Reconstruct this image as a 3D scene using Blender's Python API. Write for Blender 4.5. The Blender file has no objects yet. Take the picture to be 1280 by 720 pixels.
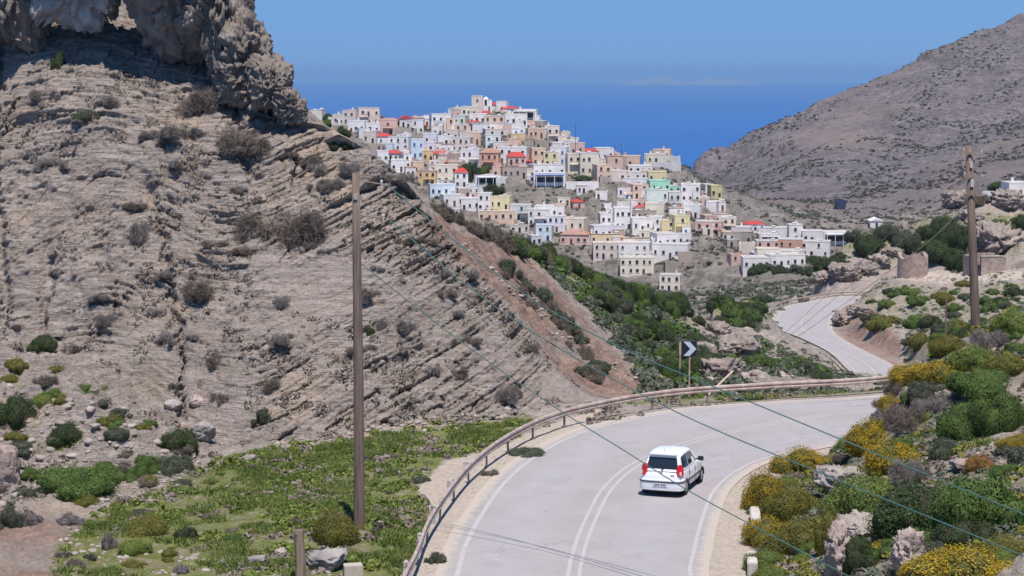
import bpy, bmesh, math, random
import numpy as np
from mathutils import Vector, Matrix
random.seed(7); RNG = np.random.default_rng(11)
S = bpy.context.scene
COL = S.collection
# ------------------------------------------------------------------ camera, world, sun, exposure
F = 2500.0; HOR = 92.0; CAMH = 15.0
PITCH = math.atan((360 - HOR) / F)
cam = bpy.data.cameras.new('camera'); cam.sensor_width = 36; cam.lens = F / 1280 * 36
cam.clip_start = 1; cam.clip_end = 200000
co = bpy.data.objects.new('camera', cam); COL.objects.link(co)
co.location = (0, 0, CAMH); co.rotation_euler = (math.pi / 2 - PITCH, 0, 0)
S.camera = co
SUN_EL = math.radians(68); SUN_AZ = math.radians(168)       # azimuth clockwise from +Y (view direction)
w = bpy.data.worlds.new('World'); S.world = w; w.use_nodes = True
wn = w.node_tree.nodes; wl = w.node_tree.links; wn.clear()
sky = wn.new('ShaderNodeTexSky'); sky.sky_type = 'NISHITA'; sky.sun_disc = False
sky.sun_elevation = SUN_EL; sky.sun_rotation = SUN_AZ; sky.altitude = 400
sky.air_density = 1.0; sky.dust_density = 0.0; sky.ozone_density = 2.0
hsv = wn.new('ShaderNodeHueSaturation'); hsv.inputs['Saturation'].default_value = 1.3; hsv.inputs['Value'].default_value = 1.0
tint = wn.new('ShaderNodeMixRGB'); tint.blend_type = 'MULTIPLY'; tint.inputs[0].default_value = 1; tint.inputs[2].default_value = (0.85, 0.92, 1.0, 1)
bg = wn.new('ShaderNodeBackground'); bg.inputs[1].default_value = 0.085
wo = wn.new('ShaderNodeOutputWorld')
wl.new(sky.outputs[0], hsv.inputs['Color']); wl.new(hsv.outputs[0], tint.inputs[1]); wtc = wn.new('ShaderNodeTexCoord'); wsx = wn.new('ShaderNodeSeparateXYZ'); wl.new(wtc.outputs['Generated'], wsx.inputs[0])
wramp = wn.new('ShaderNodeValToRGB'); wr = wn.new('ShaderNodeMapRange'); wr.inputs[1].default_value = -.02; wr.inputs[2].default_value = .38; wl.new(wsx.outputs[2], wr.inputs[0]); wl.new(wr.outputs[0], wramp.inputs[0])
cr = wramp.color_ramp; cr.elements[0].position = .03; cr.elements[0].color = (.185, .352, .66, 1); cr.elements[1].position = 1; cr.elements[1].color = (.10, .25, .60, 1)
e_ = cr.elements.new(.13); e_.color = (.160, .362, .700, 1); e_ = cr.elements.new(.30); e_.color = (.138, .355, .715, 1)
sc_ = wn.new('ShaderNodeMixRGB'); sc_.blend_type = 'MULTIPLY'; sc_.inputs[0].default_value = 1; sc_.inputs[2].default_value = (10.0, 10.0, 10.0, 1); wl.new(wramp.outputs[0], sc_.inputs[1])
wf = wn.new('ShaderNodeMapRange'); wf.inputs[1].default_value = .12; wf.inputs[2].default_value = .5; wf.inputs[3].default_value = .96; wf.inputs[4].default_value = 0; wl.new(wsx.outputs[2], wf.inputs[0])
wm_ = wn.new('ShaderNodeMixRGB'); wl.new(wf.outputs[0], wm_.inputs[0]); wl.new(tint.outputs[0], wm_.inputs[1]); wl.new(sc_.outputs[0], wm_.inputs[2]); wl.new(wm_.outputs[0], bg.inputs[0]); wl.new(bg.outputs[0], wo.inputs[0])
sl = bpy.data.lights.new('sun', 'SUN'); sl.energy = 4.3; sl.angle = math.radians(0.55); sl.color = (1.0, 0.94, 0.87)
so = bpy.data.objects.new('sun', sl); COL.objects.link(so)
sdir = Vector((math.sin(SUN_AZ) * math.cos(SUN_EL), math.cos(SUN_AZ) * math.cos(SUN_EL), math.sin(SUN_EL)))
so.rotation_euler = sdir.to_track_quat('Z', 'Y').to_euler(); so.location = sdir * 200
vs = S.view_settings; vs.view_transform = 'Standard'; vs.look = 'None'; vs.exposure = 0.28; vs.gamma = 1; vs.use_curve_mapping = False
try: S.cycles.volume_bounces = 0; S.cycles.max_bounces = 6
except Exception: pass

# ------------------------------------------------------------------ pixel <-> world of the photograph's survey
def T(v): return math.tan(PITCH + math.atan((v - 360) / F))
def wp(u, v, D):
    cy = (360 - v) / F
    k = math.cos(PITCH) + cy * math.sin(PITCH)
    return ((u - 640) / F * D / k, D, CAMH - T(v) * D)
def gp(u, v, z=0.0):
    D = (CAMH - z) / T(v); return wp(u, v, D)
cP, sP = math.cos(PITCH), math.sin(PITCH)
def proj(x, y, z):
    dz = z - CAMH
    f = y * cP - dz * sP; up = y * sP + dz * cP
    return 640 + F * x / f, 360 - F * up / f

# ------------------------------------------------------------------ noise
def _h(ix, iy, iz, seed):
    n = (ix.astype(np.uint32) * np.uint32(73856093)) ^ (iy.astype(np.uint32) * np.uint32(19349663)) ^ (iz.astype(np.uint32) * np.uint32(83492791)) ^ np.uint32((seed * 2654435761) & 0xffffffff)
    n = (n ^ (n >> np.uint32(15))) * np.uint32(2246822519); n = (n ^ (n >> np.uint32(13))) * np.uint32(3266489917)
    n = n ^ (n >> np.uint32(16))
    return (n & np.uint32(0xffffff)).astype(np.float32) / np.float32(16777215)
def hsh(a, b, seed=0):
    return _h(a.astype(np.int64), b.astype(np.int64), np.zeros_like(a).astype(np.int64), seed)
def vn(x, y, z, seed=0):
    x = np.asarray(x, dtype=np.float64); y = np.asarray(y, dtype=np.float64) + 0 * x; z = np.asarray(z, dtype=np.float64) + 0 * x
    fx, fy, fz = np.floor(x), np.floor(y), np.floor(z)
    ix, iy, iz = fx.astype(np.int64), fy.astype(np.int64), fz.astype(np.int64)
    tx, ty, tz = (x - fx).astype(np.float32), (y - fy).astype(np.float32), (z - fz).astype(np.float32)
    tx = tx * tx * (3 - 2 * tx); ty = ty * ty * (3 - 2 * ty); tz = tz * tz * (3 - 2 * tz)
    def c(a, b, d): return _h(ix + a, iy + b, iz + d, seed)
    x00 = c(0,0,0) * (1 - tx) + c(1,0,0) * tx; x10 = c(0,1,0) * (1 - tx) + c(1,1,0) * tx
    x01 = c(0,0,1) * (1 - tx) + c(1,0,1) * tx; x11 = c(0,1,1) * (1 - tx) + c(1,1,1) * tx
    return ((x00 * (1 - ty) + x10 * ty) * (1 - tz) + (x01 * (1 - ty) + x11 * ty) * tz) * 2 - 1
def fbm(x, y, z, o=4, seed=0, g=0.5):
    r = 0; a = 1; s = 0
    for i in range(o):
        r = r + a * vn(x, y, z, seed + i * 17); s += a; a *= g; x = x * 2.03; y = y * 2.03; z = z * 2.03
    return r / s
def ss(a, b, x):
    t = np.clip((x - a) / (b - a), 0, 1); return t * t * (3 - 2 * t)

# ------------------------------------------------------------------ roads (surveyed edge lines)
def catmull(P, n=8):
    P = [np.array(p, float) for p in P]; out = []
    for i in range(len(P) - 1):
        p0 = P[max(i - 1, 0)]; p1 = P[i]; p2 = P[i + 1]; p3 = P[min(i + 2, len(P) - 1)]
        for k in range(n):
            t = k / n
            out.append(0.5 * ((2 * p1) + (-p0 + p2) * t + (2 * p0 - 5 * p1 + 4 * p2 - p3) * t * t + (-p0 + 3 * p1 - 3 * p2 + p3) * t ** 3))
    out.append(P[-1]); return np.array(out)
def resample(P, n):
    P = np.array(P); d = np.r_[0, np.cumsum(np.linalg.norm(np.diff(P, axis=0), axis=1))]
    t = np.linspace(0, d[-1], n); return np.stack([np.interp(t, d, P[:, k]) for k in range(P.shape[1])], 1)
def offset2(P, o):
    t = np.gradient(P[:, :2], axis=0); t /= np.linalg.norm(t, axis=1)[:, None]
    n = np.stack([t[:, 1], -t[:, 0]], 1)      # right of travel
    Q = P.copy(); Q[:, :2] += n * o; return Q
outer = [(-2.4, 40, 0), (-2.2, 52, 0)] + [gp(*p) for p in [(566, 720), (578, 680), (600, 640), (627, 603), (662, 573), (708, 547), (762, 530), (854, 513), (970, 504), (1094, 497)]] + [(24, 96, 0), (32, 101.5, -.6), (38.4, 110, -1.6), (42, 124, -3.4), (45, 145, -6.5), (49, 180, -11)]
inner = [(5.0, 40, 0), (5.2, 52, 0)] + [gp(*p) for p in [(868, 720), (872, 690), (881, 653), (897, 613), (927, 587), (966, 571), (1030, 556)]] + [(19.5, 85.6, 0), (27, 89.4, -.1), (37, 95, -.7), (45, 106, -1.8), (49.5, 123, -3.4), (52, 145, -6.5), (56, 180, -11)]
outerC = resample(catmull(outer), 220); innerC = resample(catmull(inner), 220)
mid1 = (outerC + innerC) / 2
Z2 = -33.0
def g2(u, v): return gp(u, v, Z2)
outer2 = [g2(*p) for p in [(1100, 492), (1072, 470), (1047, 447), (1014, 430), (983, 417), (968, 402), (981, 385), (1014, 377), (1054, 371)]] + [(86, 432, Z2), (104, 434, Z2)]
inner2 = [(61, 300, Z2), (61.8, 316, Z2)] + [g2(*p) for p in [(1114, 457), (1067, 433), (1042, 418), (1037, 407), (1043, 393), (1062, 380)]] + [(84, 424, Z2), (104, 426.5, Z2)]
outer2C = resample(catmull(outer2), 160); inner2C = resample(catmull(inner2), 160)
mid2 = (outer2C + inner2C) / 2

# ------------------------------------------------------------------ terrain base heights from surveyed lines (azimuth x log distance)
S0, S1, NS = -320.0, 1620.0, 244
D0, D1, ND = 38.0, 2700.0, 430
sax = np.linspace(S0, S1, NS); lax = np.linspace(math.log(D0), math.log(D1), ND)
LINES = []
def L(*pts): LINES.append([wp(*p) for p in pts])
def LZ(*pts):        # (s, z, D)
    LINES.append([((s - 640) / F * D, D, z) for s, z, D in pts])
# foreground
LZ((-320, 1.0, 38), (300, 0, 38), (560, 0, 38), (900, 0, 38), (1000, .6, 38), (1620, 4.5, 38))
LZ((-320, 0.5, 58), (100, 0.1, 62), (448, .25, 64), (520, 0, 65))
L((-320, 640, 74), (0, 615, 75), (120, 612, 75.5), (250, 590, 78), (320, 562, 82.6), (450, 542, 84.3), (545, 533, 85.6), (660, 522, 87.6), (745, 506, 90))
L((-320, 520, 85), (0, 500, 84), (90, 500, 84.5), (170, 520, 83))
L((-320, 420, 95), (0, 425, 91), (60, 440, 90), (130, 475, 87.5), (210, 530, 84))
# cliff face and its top edge
L((-320, 400, 97), (0, 405, 94.5), (100, 440, 92), (200, 510, 87.5), (280, 560, 84.5), (320, 556, 84.2))
L((-320, 240, 103), (0, 245, 101), (150, 260, 98), (300, 300, 94.5), (420, 340, 92), (530, 380, 91), (610, 430, 91), (680, 485, 91.5))
L((-320, 80, 110), (0, 92, 107.5), (150, 70, 107), (260, 110, 104.5), (350, 150, 102), (400, 152, 101.5), (470, 190, 100), (530, 246, 98.5), (545, 270, 98), (585, 318, 97), (635, 370, 96), (672, 425, 95), (706, 472, 94), (745, 500, 92.5))
L((560, 345, 103), (600, 380, 103), (645, 425, 102), (690, 475, 100), (735, 503, 97))
LZ((-320, 22, 118), (0, 21, 117), (200, 20, 116), (330, 15, 113), (440, 10.5, 110), (520, 7.6, 108))
LZ((-320, 24, 140), (0, 22, 140), (200, 20, 140), (350, 13, 138), (450, 9, 136))
# spur behind with the red slope
L((560, 296, 109), (600, 335, 111), (650, 395, 112), (700, 452, 112), (745, 492, 108), (820, 496, 104))
L((470, 212, 124), (545, 256, 127), (620, 292, 140), (700, 332, 160), (780, 367, 182), (850, 388, 205), (885, 420, 212), (905, 452, 205))
L((600, 306, 122), (700, 368, 135), (760, 420, 140), (820, 468, 138), (860, 482, 130))
LZ((480, -6, 220), (600, -14, 240), (700, -24, 260), (800, -34, 280), (880, -36, 300))
LZ((-320, 10, 220), (200, 6, 220), (400, 0, 200))
LZ((-320, -40, 500), (300, -45, 500), (600, -62, 480), (800, -66, 470), (950, -60, 500))
# beyond the bend
LZ((775, -.3, 93.5), (900, -.3, 94.5), (1000, -.4, 96), (1060, -.5, 97.5))
LZ((790, -2.2, 98), (900, -2.6, 100), (1000, -2.8, 102), (1080, -3, 104))
L((850, 480, 128), (900, 478, 128), (960, 484, 126), (1040, 488, 124))
L((870, 452, 165), (900, 445, 160), (950, 458, 172), (985, 474, 185))
L((890, 415, 200), (925, 412, 215), (955, 440, 225), (985, 462, 235))
L((915, 412, 262), (960, 438, 270), (1000, 462, 280), (1045, 492, 285))
L((880, 392, 300), (905, 380, 310), (935, 370, 315), (958, 376, 320))
LZ((930, -44, 420), (980, -44, 440), (1020, -46, 470))
# right mound
L((935, 716, 59), (945, 660, 65.5), (960, 600, 74), (1000, 575, 78.5), (1060, 556, 82))
L((1000, 700, 60), (1010, 640, 66), (1040, 590, 73), (1080, 556, 79), (1090, 538, 80.5))
L((1050, 720, 56), (1060, 650, 61), (1100, 590, 67), (1130, 530, 73), (1135, 480, 78))
L((1280, 720, 48), (1280, 640, 55), (1280, 560, 62), (1280, 480, 71), (1280, 392, 79))
L((1600, 600, 50), (1600, 480, 64), (1600, 360, 78))
L((1086, 528, 80), (1094, 500, 80), (1106, 478, 80), (1150, 450, 80.5), (1215, 408, 81), (1280, 384, 81.5), (1600, 330, 82))
LZ((1400, 3, 92), (1620, 4, 100))
LZ((1100, -8, 135), (1300, -6, 135), (1620, -4, 135))
LZ((1060, -24, 240), (1200, -22, 230), (1400, -15, 230), (1620, -10, 230))
# hill with the ruins
L((1120, 460, 331), (1150, 430, 333), (1200, 425, 325), (1280, 405, 320), (1600, 390, 310))
L((1045, 405, 383), (1065, 385, 398), (1100, 400, 368), (1140, 400, 362), (1280, 370, 360), (1600, 340, 350))
L((1010, 352, 425), (1060, 352, 424), (1110, 346, 416), (1160, 346, 404), (1280, 338, 396), (1600, 300, 390))
L((985, 350, 455), (1030, 320, 470), (1070, 300, 478), (1130, 290, 480), (1180, 268, 490), (1220, 256, 500), (1280, 248, 520), (1600, 200, 540))
LZ((1000, -48, 520), (1060, -46, 560), (1200, -40, 620), (1400, -25, 680), (1620, 0, 700))
# village hill
L((860, 382, 556), (905, 375, 560), (945, 356, 575), (1010, 350, 580))
L((300, 210, 690), (440, 205, 690), (545, 268, 668), (650, 324, 648), (760, 350, 636), (850, 368, 618), (905, 352, 612), (945, 338, 618), (1065, 320, 640))
L((540, 228, 705), (640, 262, 682), (780, 262, 684), (870, 290, 660), (1000, 300, 668), (1070, 300, 690))
L((540, 205, 722), (640, 224, 698), (780, 224, 702), (860, 246, 690), (930, 262, 700))
L((300, 142, 790), (385, 143, 790), (450, 153, 776), (540, 153, 776), (590, 142, 780), (606, 127, 784), (625, 130, 784), (655, 147, 778), (700, 174, 770), (760, 198, 766), (800, 209, 765), (822, 196, 768), (840, 190, 770), (858, 206, 768), (900, 232, 764), (950, 252, 762), (1050, 276, 770), (1200, 262, 800))
LZ((-320, -50, 900), (500, -60, 900), (750, -70, 900), (860, -62, 880))
LZ((-320, -190, 1200), (500, -200, 1200), (800, -190, 1180))
# mountain
L((930, 252, 850), (1050, 283, 860), (1150, 270, 870), (1300, 236, 880), (1600, 190, 880))
L((900, 225, 1000), (1000, 222, 1010), (1150, 190, 1130), (1280, 140, 1230), (1600, 40, 1300))
L((862, 192, 1230), (900, 180, 1260), (950, 160, 1295), (1000, 131, 1330), (1100, 92, 1390), (1200, 46, 1450), (1280, 14, 1500), (1600, -120, 1650))
LZ((-320, -362, 2000), (700, -362, 1900), (900, -300, 1800), (1300, -200, 2100), (1620, -100, 2300))
LZ((-320, -364, 2700), (1620, -364, 2700))
def solve():
    Zs = np.zeros((ND, NS)); Wt = np.zeros((ND, NS))
    for ln in LINES:
        for a, b in zip(ln[:-1], ln[1:]):
            a = np.array(a); b = np.array(b)
            sa = 640 + F * a[0] / a[1]; sb = 640 + F * b[0] / b[1]
            n = int(max(abs(sb - sa) / 4, abs(math.log(b[1] / a[1])) / .005, 2)) + 1
            t = np.linspace(0, 1, n)[:, None]
            s = sa + (sb - sa) * t[:, 0]; D = np.exp(math.log(a[1]) + (math.log(b[1]) - math.log(a[1])) * t[:, 0])
            # straight in azimuth/log distance, height from linear interpolation of the sight angle
            ka = (a[2] - CAMH) / a[1]; kb = (b[2] - CAMH) / b[1]; z = CAMH + (ka + (kb - ka) * t[:, 0]) * D
            j = np.clip(np.round((s - S0) / (S1 - S0) * (NS - 1)).astype(int), 0, NS - 1)
            i = np.clip(np.round((np.log(D) - lax[0]) / (lax[-1] - lax[0]) * (ND - 1)).astype(int), 0, ND - 1)
            np.add.at(Zs, (i, j), z); np.add.at(Wt, (i, j), 1)
    for path in (mid1, outerC, innerC, mid2, outer2C, inner2C):
        s = 640 + F * path[:, 0] / path[:, 1]
        j = np.round((s - S0) / (S1 - S0) * (NS - 1)).astype(int); i = np.round((np.log(path[:, 1]) - lax[0]) / (lax[-1] - lax[0]) * (ND - 1)).astype(int)
        ok = (j >= 0) & (j < NS)
        Zs[i[ok], j[ok]] = path[ok, 2]; Wt[i[ok], j[ok]] = 1
    M = Wt > 0; Zc = np.where(M, Zs / np.maximum(Wt, 1), 0)
    lev = [8, 4, 2, 1]; cur = None
    for f in lev:
        nI, nJ = -(-ND // f), -(-NS // f)
        zc = np.zeros((nI, nJ)); wc = np.zeros((nI, nJ))
        I, J = np.nonzero(M); np.add.at(zc, (I // f, J // f), Zc[I, J]); np.add.at(wc, (I // f, J // f), 1)
        m = wc > 0; zc = np.where(m, zc / np.maximum(wc, 1), 0)
        if cur is None: cur = np.full((nI, nJ), zc[m].mean())
        else: cur = np.repeat(np.repeat(cur, 2, 0), 2, 1)[:nI, :nJ]
        cur[m] = zc[m]
        for it in range(500 if f > 1 else 300):
            p = np.pad(cur, 1, mode='edge')
            avg = (p[:-2, 1:-1] + p[2:, 1:-1] + p[1:-1, :-2] + p[1:-1, 2:]) / 4
            cur = np.where(m, zc, cur + (avg - cur) * 1.0)
    for it in range(2):
        p = np.pad(cur, 1, mode='edge'); cur = (p[:-2, 1:-1] + p[2:, 1:-1] + p[1:-1, :-2] + p[1:-1, 2:] + 4 * cur) / 8
    return cur
BASE = solve()
def base_h(s, D):
    fj = np.clip((s - S0) / (S1 - S0) * (NS - 1), 0, NS - 1.001); fi = np.clip((np.log(D) - lax[0]) / (lax[-1] - lax[0]) * (ND - 1), 0, ND - 1.001)
    i = fi.astype(int); j = fj.astype(int); a = fi - i; b = fj - j
    return (BASE[i, j] * (1 - a) + BASE[i + 1, j] * a) * (1 - b) + (BASE[i, j + 1] * (1 - a) + BASE[i + 1, j + 1] * a) * b

# grid of the terrain: one azimuth column set, distance rows fine where the cliff and hills stand
rows = []; d = 40.0
while d < 2650:
    rows.append(d)
    if d < 56: d += .5
    elif d < 82: d += .12
    elif d < 112: d += .055
    elif d < 145: d += .18
    elif d < 480: d *= 1.0035
    elif d < 600: d *= 1.006
    elif d < 800: d += .9
    elif d < 850: d += 4
    elif d < 1620: d += 2.4
    else: d += 25
rows = np.array(rows)
cols = np.concatenate([np.arange(S0, -40, 5.0), np.arange(-40, 1320, 1.3), np.arange(1320, S1, 5.0)])
SS, DD = np.meshgrid(cols, rows)
HH = base_h(SS, DD)
XX = (SS - 640) / F * DD
dzdD = np.gradient(HH, axis=0) / np.gradient(DD, axis=0)
def path_dist(X, Y, P, pad):
    d = np.full(X.shape, 1e3, np.float32); zz = np.zeros(X.shape, np.float32)
    m = (X > P[:, 0].min() - pad) & (X < P[:, 0].max() + pad) & (Y > P[:, 1].min() - pad) & (Y < P[:, 1].max() + pad)
    x = X[m]; y = Y[m]; dm = np.full(x.shape, 1e3); zm = np.zeros(x.shape)
    Q = P[::2]
    for a, b in zip(Q[:-1], Q[1:]):
        e = b - a; t = np.clip(((x - a[0]) * e[0] + (y - a[1]) * e[1]) / (e[0] ** 2 + e[1] ** 2), 0, 1)
        q = np.hypot(x - a[0] - e[0] * t, y - a[1] - e[1] * t); k = q < dm
        dm = np.where(k, q, dm); zm = np.where(k, a[2] + e[2] * t, zm)
    d[m] = dm; zz[m] = zm; return d, zz
r1, z1 = path_dist(XX, DD, mid1, 14)
r2, z2 = path_dist(XX, DD, mid2, 14)
f1 = 1 - ss(4.9, 7.2, r1); f2 = 1 - ss(6.0, 9.5, r2)
HH = HH * (1 - f1) + (z1 - .03) * f1
HH = HH * (1 - f2) + (z2 - .08) * f2
# ---- displacement
Uc, Vc = proj(XX, DD, HH)
near_cliff = ss(80, 83.5, DD) * (1 - ss(112, 125, DD)) * (1 - ss(770, 800, Uc))
slope = ss(.22, .5, dzdD)
MC = near_cliff * slope
MC *= 1 - f1
dx = np.zeros_like(HH); dy = np.zeros_like(HH); dz = np.zeros_like(HH)
sel = MC > .01
x = XX[sel]; y = DD[sel]; z = HH[sel]; mc = MC[sel]; uc = Uc[sel]; vc = Vc[sel]
warp = fbm(x / 4, y / 4, z / 4, 3, 5)
left = ss(330, 120, uc)
ang = np.radians(25) + .05 * vn(x / 9, y / 9, z / 9, 3) - np.radians(14) * left + .08 * left * vn(x / 6, y / 6, z / 6, 13)
b = -x * np.sin(ang) + z * np.cos(ang) + warp * .10 * (1 + 1.5 * left) + .035 * vn(x * 2.6, y * 2.6, z * 2.6, 6) + .02 * vn(x * 7, y * 7, z * 7, 16)
al = x * np.cos(ang) + z * np.sin(ang) + .5 * vn(x / 1.3, y / 1.3, z / 1.3, 9) + .12 * vn(x * 3, y * 3, z * 3, 19)
am = .35 + 1.1 * ss(-.35, .35, fbm(x / 3.5, y / 3.5, z / 2.5, 3, 401))
disp = np.zeros_like(x)
for th, blk, amp, sd in ((1.5, 3.0, .22, 1), (.52, 2.2, .25, 2), (.24, 1.6, .20, 3), (.12, 1.0, .10, 4)):
    q = b / th; q = q + .45 * (hsh(np.floor(al / (blk * 2.3)), np.floor(q / 6), sd + 60)); Lr = np.floor(q); fr = q - Lr
    bb = al / blk + hsh(Lr, Lr * 0, sd) * 7 + .4 * vn(x / blk, y / blk, z / blk, sd + 50); B = np.floor(bb); fb = bb - B
    h = hsh(Lr, B, sd + 20)
    crack = (1 - ss(.0, .20, fr)) * ss(.35, .7, hsh(Lr, np.floor(al / (blk * 1.1) + 3 * hsh(Lr, Lr * 0, sd + 77)), sd + 31)) + .9 * (1 - ss(.0, .10, fb)) * (hsh(B, Lr, sd + 40) > .62)
    disp += (1 + .6 * ss(380, 500, uc)) * (amp * (h - .5) - amp * .8 * np.clip(crack, 0, 1)) * am
big = fbm(x / 5.5, y / 5.5, z / 5.5, 4, 21)
rough = fbm(x / .9, y / .9, z / .9, 5, 33, .62)
chaos = ss(-.05, .4, vn(x / 4, y / 4, z / 4, 44) + .6 * left - .2)
disp = disp * (1 - .5 * chaos) + rough * (.16 + .50 * chaos) + big * .9 + .16 * (.5 - np.abs(fbm(x / .5, y / .5, z / .35, 3, 39)))
gul = 1 - np.abs(vn((x + .25 * z) / 3.2 + .25 * rough, 0, z / 14, 61)); disp -= .55 * ss(.9, 1.0, gul)
dy[sel] = -disp * .9 * mc; dz[sel] = disp * .30 * mc
dx[sel] = .18 * disp * mc
# gentle ground
gm = (1 - MC) * (1 - f1) * (1 - f2)
nearm = gm * (1 - ss(100, 118, DD)); k = nearm > .01
n1 = np.zeros_like(HH); n1[k] = .20 * fbm(XX[k] / 2.6, DD[k] / 2.6, 0, 5, 71) + .05 * vn(XX[k] * 3, DD[k] * 3, 0, 76)
dz += n1 * nearm * (.45 + .8 * ss(700, 250, Uc) * ss(640, 560, Vc) + .9 * ss(1000, 1080, Uc) + 1.6 * ss(330, 250, Uc) * ss(660, 600, Vc) + .7 * ss(180, 100, Uc))
rk5 = np.zeros_like(HH); k = (nearm > .01) & (Uc < 360); rk5[k] = fbm(XX[k] / .55, DD[k] / .55, HH[k] / .55, 4, 288, .62); dz += rk5 * nearm * .28 * np.maximum(ss(330, 250, Uc) * ss(660, 600, Vc), .5 * ss(180, 100, Uc)); dy -= rk5 * nearm * .2 * ss(330, 250, Uc) * ss(640, 580, Vc)
rm = gm * ss(98, 115, DD) * (1 - ss(470, 560, DD)); k = rm > .01
sc = DD[k] / 150.
n2 = np.zeros_like(HH); n2[k] = sc * (1.0 * fbm(XX[k] / (7 * 1.5), DD[k] / (7 * 1.5), HH[k] / 9, 5, 81) + .55 * (0.5 - np.abs(fbm(XX[k] / 5, DD[k] / 8, HH[k] / 6, 4, 85))))
dz += n2 * rm
rock3 = np.zeros_like(HH); rock3[k] = fbm(XX[k] / 2.2, DD[k] / 2.2, HH[k] / 2.2, 4, 88)
rk4 = np.zeros_like(HH); rk4[k] = fbm(XX[k] / .8, DD[k] / .8, HH[k] / .8, 4, 188, .6) * (.35 + .65 * (1 - ss(140, 200, DD[k])))
dz += rock3 * rm * .5 + rk4 * rm * .35; dy -= np.abs(rock3) * rm * .6 + rk4 * rm * .3
vm = ss(520, 580, DD) * (1 - ss(830, 900, DD)); k = vm > .01
n3 = np.zeros_like(HH); n3[k] = 1.6 * fbm(XX[k] / 22, DD[k] / 22, 0, 5, 91) + .9 * fbm(XX[k] / 4, DD[k] / 4, HH[k] / 4, 3, 96)
tz = HH[k] + 1.5 * vn(XX[k] / 15, DD[k] / 15, 0, 99); tt = tz / 2.6; fr = tt - np.floor(tt)
n3[k] += (ss(.55, 1.0, fr) - fr) * 1.9
dz += n3 * vm
mm = ss(840, 950, DD); k = mm > .01
g = fbm(XX[k] / 75, DD[k] / 110, 0, 5, 101)
n4 = np.zeros_like(HH)
gl = 1 - np.abs(fbm((XX[k] + .5 * DD[k]) / 60, (DD[k] * .3 - XX[k] * .2) / 90, 0, 4, 104))
n4[k] = 3.0 * g - 3.5 * ss(.8, 1., gl) + 1.9 * fbm(XX[k] / 9, DD[k] / 9, HH[k] / 9, 4, 107) + 1.5 * vn(XX[k] / 24, DD[k] / 24, 0, 111)
dz += n4 * mm * (.35 + .65 * ss(900, 1100, DD))
PX = XX + dx; PY = DD + dy; PZ = HH + dz
PZ[0] = PZ[0]
UP, VP = proj(PX, PY, PZ)
VMIN = np.minimum.accumulate(VP, axis=0)
def hit(u, v, dmin=0):
    """first visible surface point of the terrain under a photo pixel"""
    j = int(np.argmin(np.abs(UP[len(rows) // 3] - u)))
    for _ in range(3):
        i0 = int(np.searchsorted(rows, dmin)) if dmin else 0
        c = VP[i0:, j] <= v
        if c.any(): i = min(i0 + int(np.argmax(c)), len(rows) - 1)
        else:
            i1_ = int(np.searchsorted(rows, 880 if dmin >= 590 else 560 if dmin else 120)); i = i0 + int(np.argmin(VP[i0:i1_, j]))
        j = int(np.clip(j + round((u - UP[i, j]) / 1.3), 0, len(cols) - 1))
    return Vector((PX[i, j], PY[i, j], PZ[i, j])), i, j
def gz(x, y):
    s = 640 + F * x / y; j = int(np.argmin(np.abs(cols - s))); i = int(np.searchsorted(rows, y)); return float(PZ[min(i, len(rows) - 1), j])

# ---- ground cover masks (what grows or lies where)
def inpoly(U, V, poly, soft=6):
    """soft membership in a polygon in survey coordinates"""
    poly = np.array(poly, float); inside = np.zeros(U.shape, bool); dist = np.full(U.shape, 1e9, np.float32)
    n = len(poly)
    for i in range(n):
        a = poly[i]; b = poly[(i + 1) % n]
        c = ((a[1] > V) != (b[1] > V)) & (U < (b[0] - a[0]) * (V - a[1]) / (b[1] - a[1] + 1e-9) + a[0]); inside ^= c
        e = b - a; t = np.clip(((U - a[0]) * e[0] + (V - a[1]) * e[1]) / (e @ e), 0, 1)
        dist = np.minimum(dist, np.hypot(U - a[0] - e[0] * t, V - a[1] - e[1] * t))
    return np.clip(.5 + np.where(inside, dist, -dist) / (2 * soft), 0, 1)
sub = DD < 1100
G_ = np.zeros_like(HH, np.float32); R_ = np.zeros_like(HH, np.float32); B_ = np.zeros_like(HH, np.float32)
def put(A, band, poly, val=1, soft=8):
    k = (DD > band[0]) & (DD < band[1])
    A[k] = np.maximum(A[k], inpoly(UP[k], VP[k], poly, soft) * val)
put(G_, (40, 95), [(120, 640), (230, 590), (330, 555), (420, 550), (560, 525), (690, 515), (640, 560), (600, 590), (560, 620), (530, 680), (505, 730), (460, 800), (60, 800), (60, 690)], 1, 12)
put(G_, (70, 98), [(-300, 470), (0, 450), (60, 465), (140, 500), (260, 570), (150, 600), (0, 690), (-300, 700)], .40, 15)
put(G_, (91, 110), [(700, 520), (800, 500), (960, 487), (1110, 480), (1110, 495), (960, 502), (800, 520)], .9, 3)
put(G_, (110, 260), [(640, 305), (720, 325), (860, 385), (890, 440), (900, 500), (820, 500), (780, 440), (700, 360)], .75, 10)
put(G_, (150, 440), [(880, 380), (985, 362), (985, 400), (900, 420)], .8, 8)
put(G_, (150, 440), [(900, 430), (960, 425), (1060, 470), (1060, 500), (900, 500)], .7, 8)
put(G_, (300, 560), [(1060, 370), (1110, 345), (1280, 345), (1700, 300), (1700, 480), (1120, 480), (1130, 420)], .66, 10)
put(G_, (430, 560), [(1040, 320), (1060, 280), (1200, 262), (1280, 262), (1280, 320), (1120, 330)], .8, 8)
put(G_, (40, 100), [(935, 720), (940, 600), (1000, 560), (1090, 500), (1280, 380), (1700, 300), (1700, 900), (935, 900)], .5, 6)
put(R_, (96, 250), [(540, 262), (600, 292), (667, 325), (712, 372), (765, 430), (800, 475), (810, 505), (700, 505), (640, 420), (555, 330), (530, 290)], .9, 8)
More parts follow.
